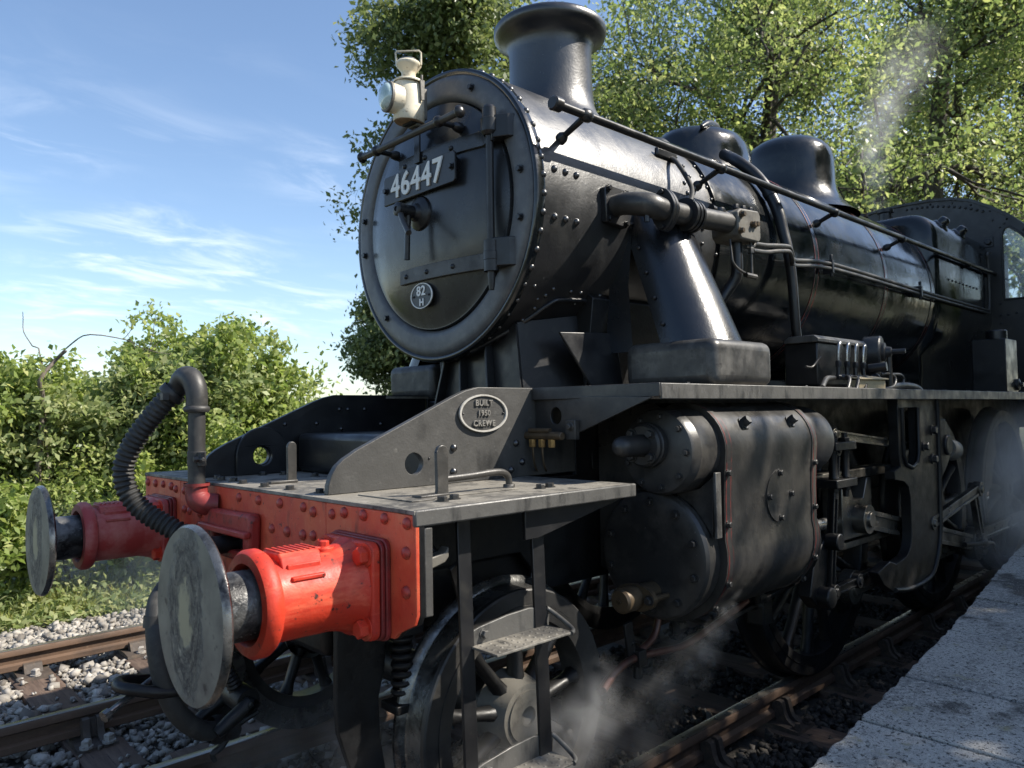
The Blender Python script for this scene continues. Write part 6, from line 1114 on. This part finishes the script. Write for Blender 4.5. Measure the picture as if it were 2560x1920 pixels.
# ------------------------------------------------------------------ the tender coupled behind
TN = empty('tender', (9.3, 0, 0)); tag(TN, 'black coal tender coupled behind the engine cab', 'tender')
k = MB(); k.prism([(-1.22, 1.62), (-1.25, 2.35), (-1.20, 2.55), (-0.95, 2.75), (0.95, 2.75), (1.20, 2.55), (1.25, 2.35), (1.22, 1.62)], 'x', 0.0, 5.4); k.build('tank', 'black', TN, 30, 0.02)
for sg in (-1, 1):
    k = MB(); k.box((0.0, sg*1.0-0.015, 0.75), (5.4, sg*1.0+0.015, 1.30)); k.build('side_frame', 'under', TN, 30)
    for xw in (0.9, 2.7, 4.5):
        k = MB(); k.box((xw-0.14, sg*1.07-0.06, 0.42), (xw+0.14, sg*1.07+0.06, 0.80)); k.build('axlebox', 'under', TN, 30, 0.02)
        k = MB(); k.lathe([(0.30, -0.13), (0.56, -0.13), (0.56, -0.10), (0.53, -0.09), (0.53, 0.0), (0.46, 0.0), (0.44, -0.04), (0.12, -0.03), (0.10, 0.02), (0, 0.02)], (xw, sg*0.83, 0.53), (0, sg, 0), 40); k.build('wheel', 'under', TN, 30)
k = MB(); k.box((-0.1, -1.2, 1.30), (5.5, 1.2, 1.62)); k.build('running_board', 'under', TN, 30, 0.02)
# ------------------------------------------------------------------ things standing on the engine
L = empty('oil_lamp', (0.805, 0.0, 2.950)); L.scale = (0.86, 0.78, 0.88); tag(L, 'cream oil headlamp with a bull-eye lens above the smokebox door', 'lamp')
# local coordinates, lens facing -x
mb = MB(); n = 28; vs = []
for z, rx_, ry_ in ((0.0, 0.088, 0.076), (0.004, 0.092, 0.080), (0.05, 0.092, 0.080), (0.15, 0.090, 0.078), (0.20, 0.086, 0.074), (0.212, 0.080, 0.068)):
    vs += [(0.01+rx_*math.cos(2*math.pi*k/n)*(1.0), ry_*math.sin(2*math.pi*k/n), z) for k in range(n)]
mb.add(vs, [(i*n+k, i*n+(k+1) % n, (i+1)*n+(k+1) % n, (i+1)*n+k) for i in range(5) for k in range(n)] + [tuple(5*n+k for k in range(n))]); mb.build('body', 'cream', L, 50)
k = MB(); k.prism(circ(0.01, 0, 0.086, 28, 0.074), 'z', -0.002, 0.001); k.build('base', 'creamdark', L, 40)
k = MB(); k.lathe([(0.088, 0.208), (0.090, 0.214), (0.086, 0.222), (0.052, 0.226), (0.042, 0.230), (0.040, 0.268), (0.044, 0.276), (0.068, 0.305), (0.073, 0.312), (0.073, 0.320), (0.066, 0.328), (0.05, 0.336), (0, 0.338)], (0.01, 0, 0), Z, 32); k.build('chimney', 'cream', L, 40)
k = MB(); k.lathe([(0.052, 0.0), (0.052, 0.012), (0.0, 0.016)], (0.01, 0, 0.330), Z, 24); k.build('vent_cap', 'greysteel', L, 40)
LD = Vector((-1, 0.10, 0.04)).normalized()
k = MB(); k.lathe([(0.078, 0.02), (0.078, 0.085), (0.081, 0.088), (0.081, 0.094), (0.076, 0.096)], (-0.03, 0.0, 0.105), LD, 36); k.build('lens_hood', 'cream', L, 40)
k = MB(); k.lathe([(0.081, 0.086), (0.0825, 0.088), (0.0825, 0.100), (0.079, 0.103), (0.070, 0.103)], (-0.03, 0.0, 0.105), LD, 36); k.build('lens_ring', 'castgrey', L, 40)
k = MB(); k.lathe([(0.072, 0.100), (0.069, 0.112), (0.058, 0.124), (0.036, 0.134), (0, 0.138)], (-0.03, 0.0, 0.105), LD, 36); k.lathe([(0.072, 0.100), (0, 0.098)], (-0.03, 0, 0.105), LD, 36); k.build('lens', 'lens', L, 60)
k = MB(); k.lathe([(0.066, 0.096), (0.05, 0.07), (0.0, 0.05)], (-0.03, 0.0, 0.105), LD, 32); k.build('reflector', 'reflector', L, 60)
k = MB(); k.tube([(-0.035, 0.055, 0.318), (-0.040, 0.056, 0.385), (-0.035, 0.05, 0.393), (0.045, -0.055, 0.388), (0.055, -0.062, 0.378), (0.056, -0.060, 0.312)], 0.0055, 8); k.build('handle', 'cream', L, 40)
k = MB(); k.prism([(0.028, 0.215), (0.058, 0.218), (0.055, 0.11), (0.034, 0.105)], 'y', -0.092, -0.080); k.tube([(0.042, -0.086, 0.21), (0.042, -0.086, 0.245)], 0.007, 8); k.build('clip', 'castgrey', L, 30, 0.002)
k = MB(); k.box((0.088, -0.04, 0.03), (0.110, 0.04, 0.20)); k.box((0.03, -0.045, -0.018), (0.10, 0.045, -0.0025)); k.build('mounting', 'castgrey', L, 30, 0.004)
# a small lidded wooden box by the lubricator
W = empty('wooden_box', (3.20, -1.13, 1.668)); tag(W, 'small pale lidded wooden box on the running plate by the lubricator', 'box')
W.rotation_euler = (0, 0, R_(-14))
k = MB(); k.box((-0.12, -0.035, 0.001), (0.12, 0.04, 0.055)); k.build('body', 'wood', W, 30, 0.003)
k = MB(); k.prism([(-0.050, 0.056), (0.052, 0.072), (0.052, 0.080), (-0.050, 0.064)], 'x', -0.13, 0.13); k.build('lid', 'wood', W, 30, 0.002)
# ------------------------------------------------------------------ steam
def steam(label, pts, dens, scale, seed, lo=0.42, hi=0.75, aniso=0.2):
    """soft wisp along a path of (x, y, z, radius): one closed skin, noisy density inside"""
    mt = bpy.data.materials.new('steam'); mt.use_nodes = True; nt = mt.node_tree; nt.nodes.clear()
    out = nt.nodes.new('ShaderNodeOutputMaterial'); pv = nt.nodes.new('ShaderNodeVolumePrincipled'); nt.links.new(pv.outputs[0], out.inputs['Volume'])
    pv.inputs['Color'].default_value = (0.93, 0.93, 0.93, 1); pv.inputs['Anisotropy'].default_value = aniso
    t = nt.nodes.new('ShaderNodeTexCoord'); n = nt.nodes.new('ShaderNodeTexNoise'); mp = nt.nodes.new('ShaderNodeMapping'); mp.inputs['Location'].default_value = (seed*3.1, seed*1.7, seed)
    nt.links.new(t.outputs['Object'], mp.inputs[0]); nt.links.new(mp.outputs[0], n.inputs['Vector']); n.inputs['Scale'].default_value = scale; n.inputs['Detail'].default_value = 3; n.inputs['Roughness'].default_value = 0.5; n.inputs['Distortion'].default_value = 0.7
    r = _range(nt, n.outputs[0], lo, hi)
    # fade towards the skin: distance to the path's points
    acc = None
    for q in pts:
        x, y, z, rad = q[:4]; wgt = q[4] if len(q) > 4 else 1.0
        sb = nt.nodes.new('ShaderNodeVectorMath'); sb.operation = 'DISTANCE'; nt.links.new(t.outputs['Object'], sb.inputs[0]); sb.inputs[1].default_value = (x, y, z)
        f = nt.nodes.new('ShaderNodeMapRange'); f.interpolation_type = 'SMOOTHERSTEP'; nt.links.new(sb.outputs['Value'], f.inputs[0]); f.inputs['From Min'].default_value = rad; f.inputs['From Max'].default_value = 0.0; f.inputs['To Max'].default_value = wgt
        if acc is None: acc = f.outputs[0]
        else:
            a = nt.nodes.new('ShaderNodeMath'); a.operation = 'MAXIMUM'; nt.links.new(acc, a.inputs[0]); nt.links.new(f.outputs[0], a.inputs[1]); acc = a.outputs[0]
    m1 = nt.nodes.new('ShaderNodeMath'); m1.operation = 'MULTIPLY'; nt.links.new(acc, m1.inputs[0]); nt.links.new(r, m1.inputs[1])
    m2 = nt.nodes.new('ShaderNodeMath'); m2.operation = 'MULTIPLY'; nt.links.new(m1.outputs[0], m2.inputs[0]); m2.inputs[1].default_value = dens
    nt.links.new(m2.outputs[0], pv.inputs['Density'])
    mb = MB(); P = np.array([p[:3] for p in pts]); Rm = np.array([p[3] for p in pts]); lo_ = (P-Rm[:, None]).min(0); hi_ = (P+Rm[:, None]).max(0)
    mb.box(tuple(lo_), tuple(hi_))
    o = mb.build('steam', mt, None, 0); return tag(o, label, 'steam', kind='stuff')
steam('wisp of steam drifting past the pony wheel hub', [(0.90, -1.06, 0.60, 0.10, 0.7), (0.86, -1.06, 0.54, 0.14), (0.80, -1.05, 0.46, 0.18), (0.70, -1.02, 0.38, 0.22, 0.8), (0.50, -0.98, 0.30, 0.28, 0.4)], 5.5, 9, 1, 0.34, 0.72)
steam('steam hanging under the cylinder by the drain pipes', [(1.45, -1.0, 0.55, 0.2), (1.35, -0.95, 0.42, 0.25), (1.15, -0.95, 0.30, 0.25)], 1.2, 8, 2, 0.36, 0.72)
steam('small jet of steam below the cylinder casing', [(1.62, -1.17, 0.80, 0.05, 0.6), (1.58, -1.165, 0.72, 0.07), (1.52, -1.15, 0.64, 0.08), (1.46, -1.14, 0.57, 0.09, 0.8), (1.40, -1.12, 0.5, 0.10, 0.4)], 9, 16, 3, 0.36, 0.72)
steam('thin steam around the far buffer', [(-0.30, 1.02, 0.98, 0.30), (-0.1, 1.0, 0.82, 0.34), (0.2, 1.2, 0.7, 0.4)], 2.6, 5, 4, 0.34, 0.75)
steam('thin steam beneath the buffer beam', [(0.2, -0.5, 0.35, 0.4), (0.0, -0.2, 0.25, 0.35), (0.45, -0.75, 0.22, 0.3)], 1.0, 5, 5, 0.36, 0.72)
steam('cloud of steam beside the driving wheels', [(5.5, -1.25, 0.85, 0.5), (5.9, -1.2, 1.2, 0.5), (5.1, -1.3, 0.5, 0.35, 0.7), (6.3, -1.2, 0.9, 0.7), (6.9, -1.15, 1.2, 0.6), (6.7, -1.1, 0.6, 0.6)], 2.6, 3, 6, 0.34, 0.74)
steam('plume of steam rising from the safety valves', [(6.50, 0.0, 3.62, 0.16, 0.8), (6.55, 0.02, 3.85, 0.20), (6.62, 0.05, 4.10, 0.26), (6.78, 0.08, 4.40, 0.30, 0.8), (7.1, 0.12, 4.75, 0.36, 0.45), (7.6, 0.15, 5.2, 0.46, 0.25), (8.3, 0.2, 5.8, 0.55, 0.15)], 4.2, 4, 7, 0.34, 0.74)
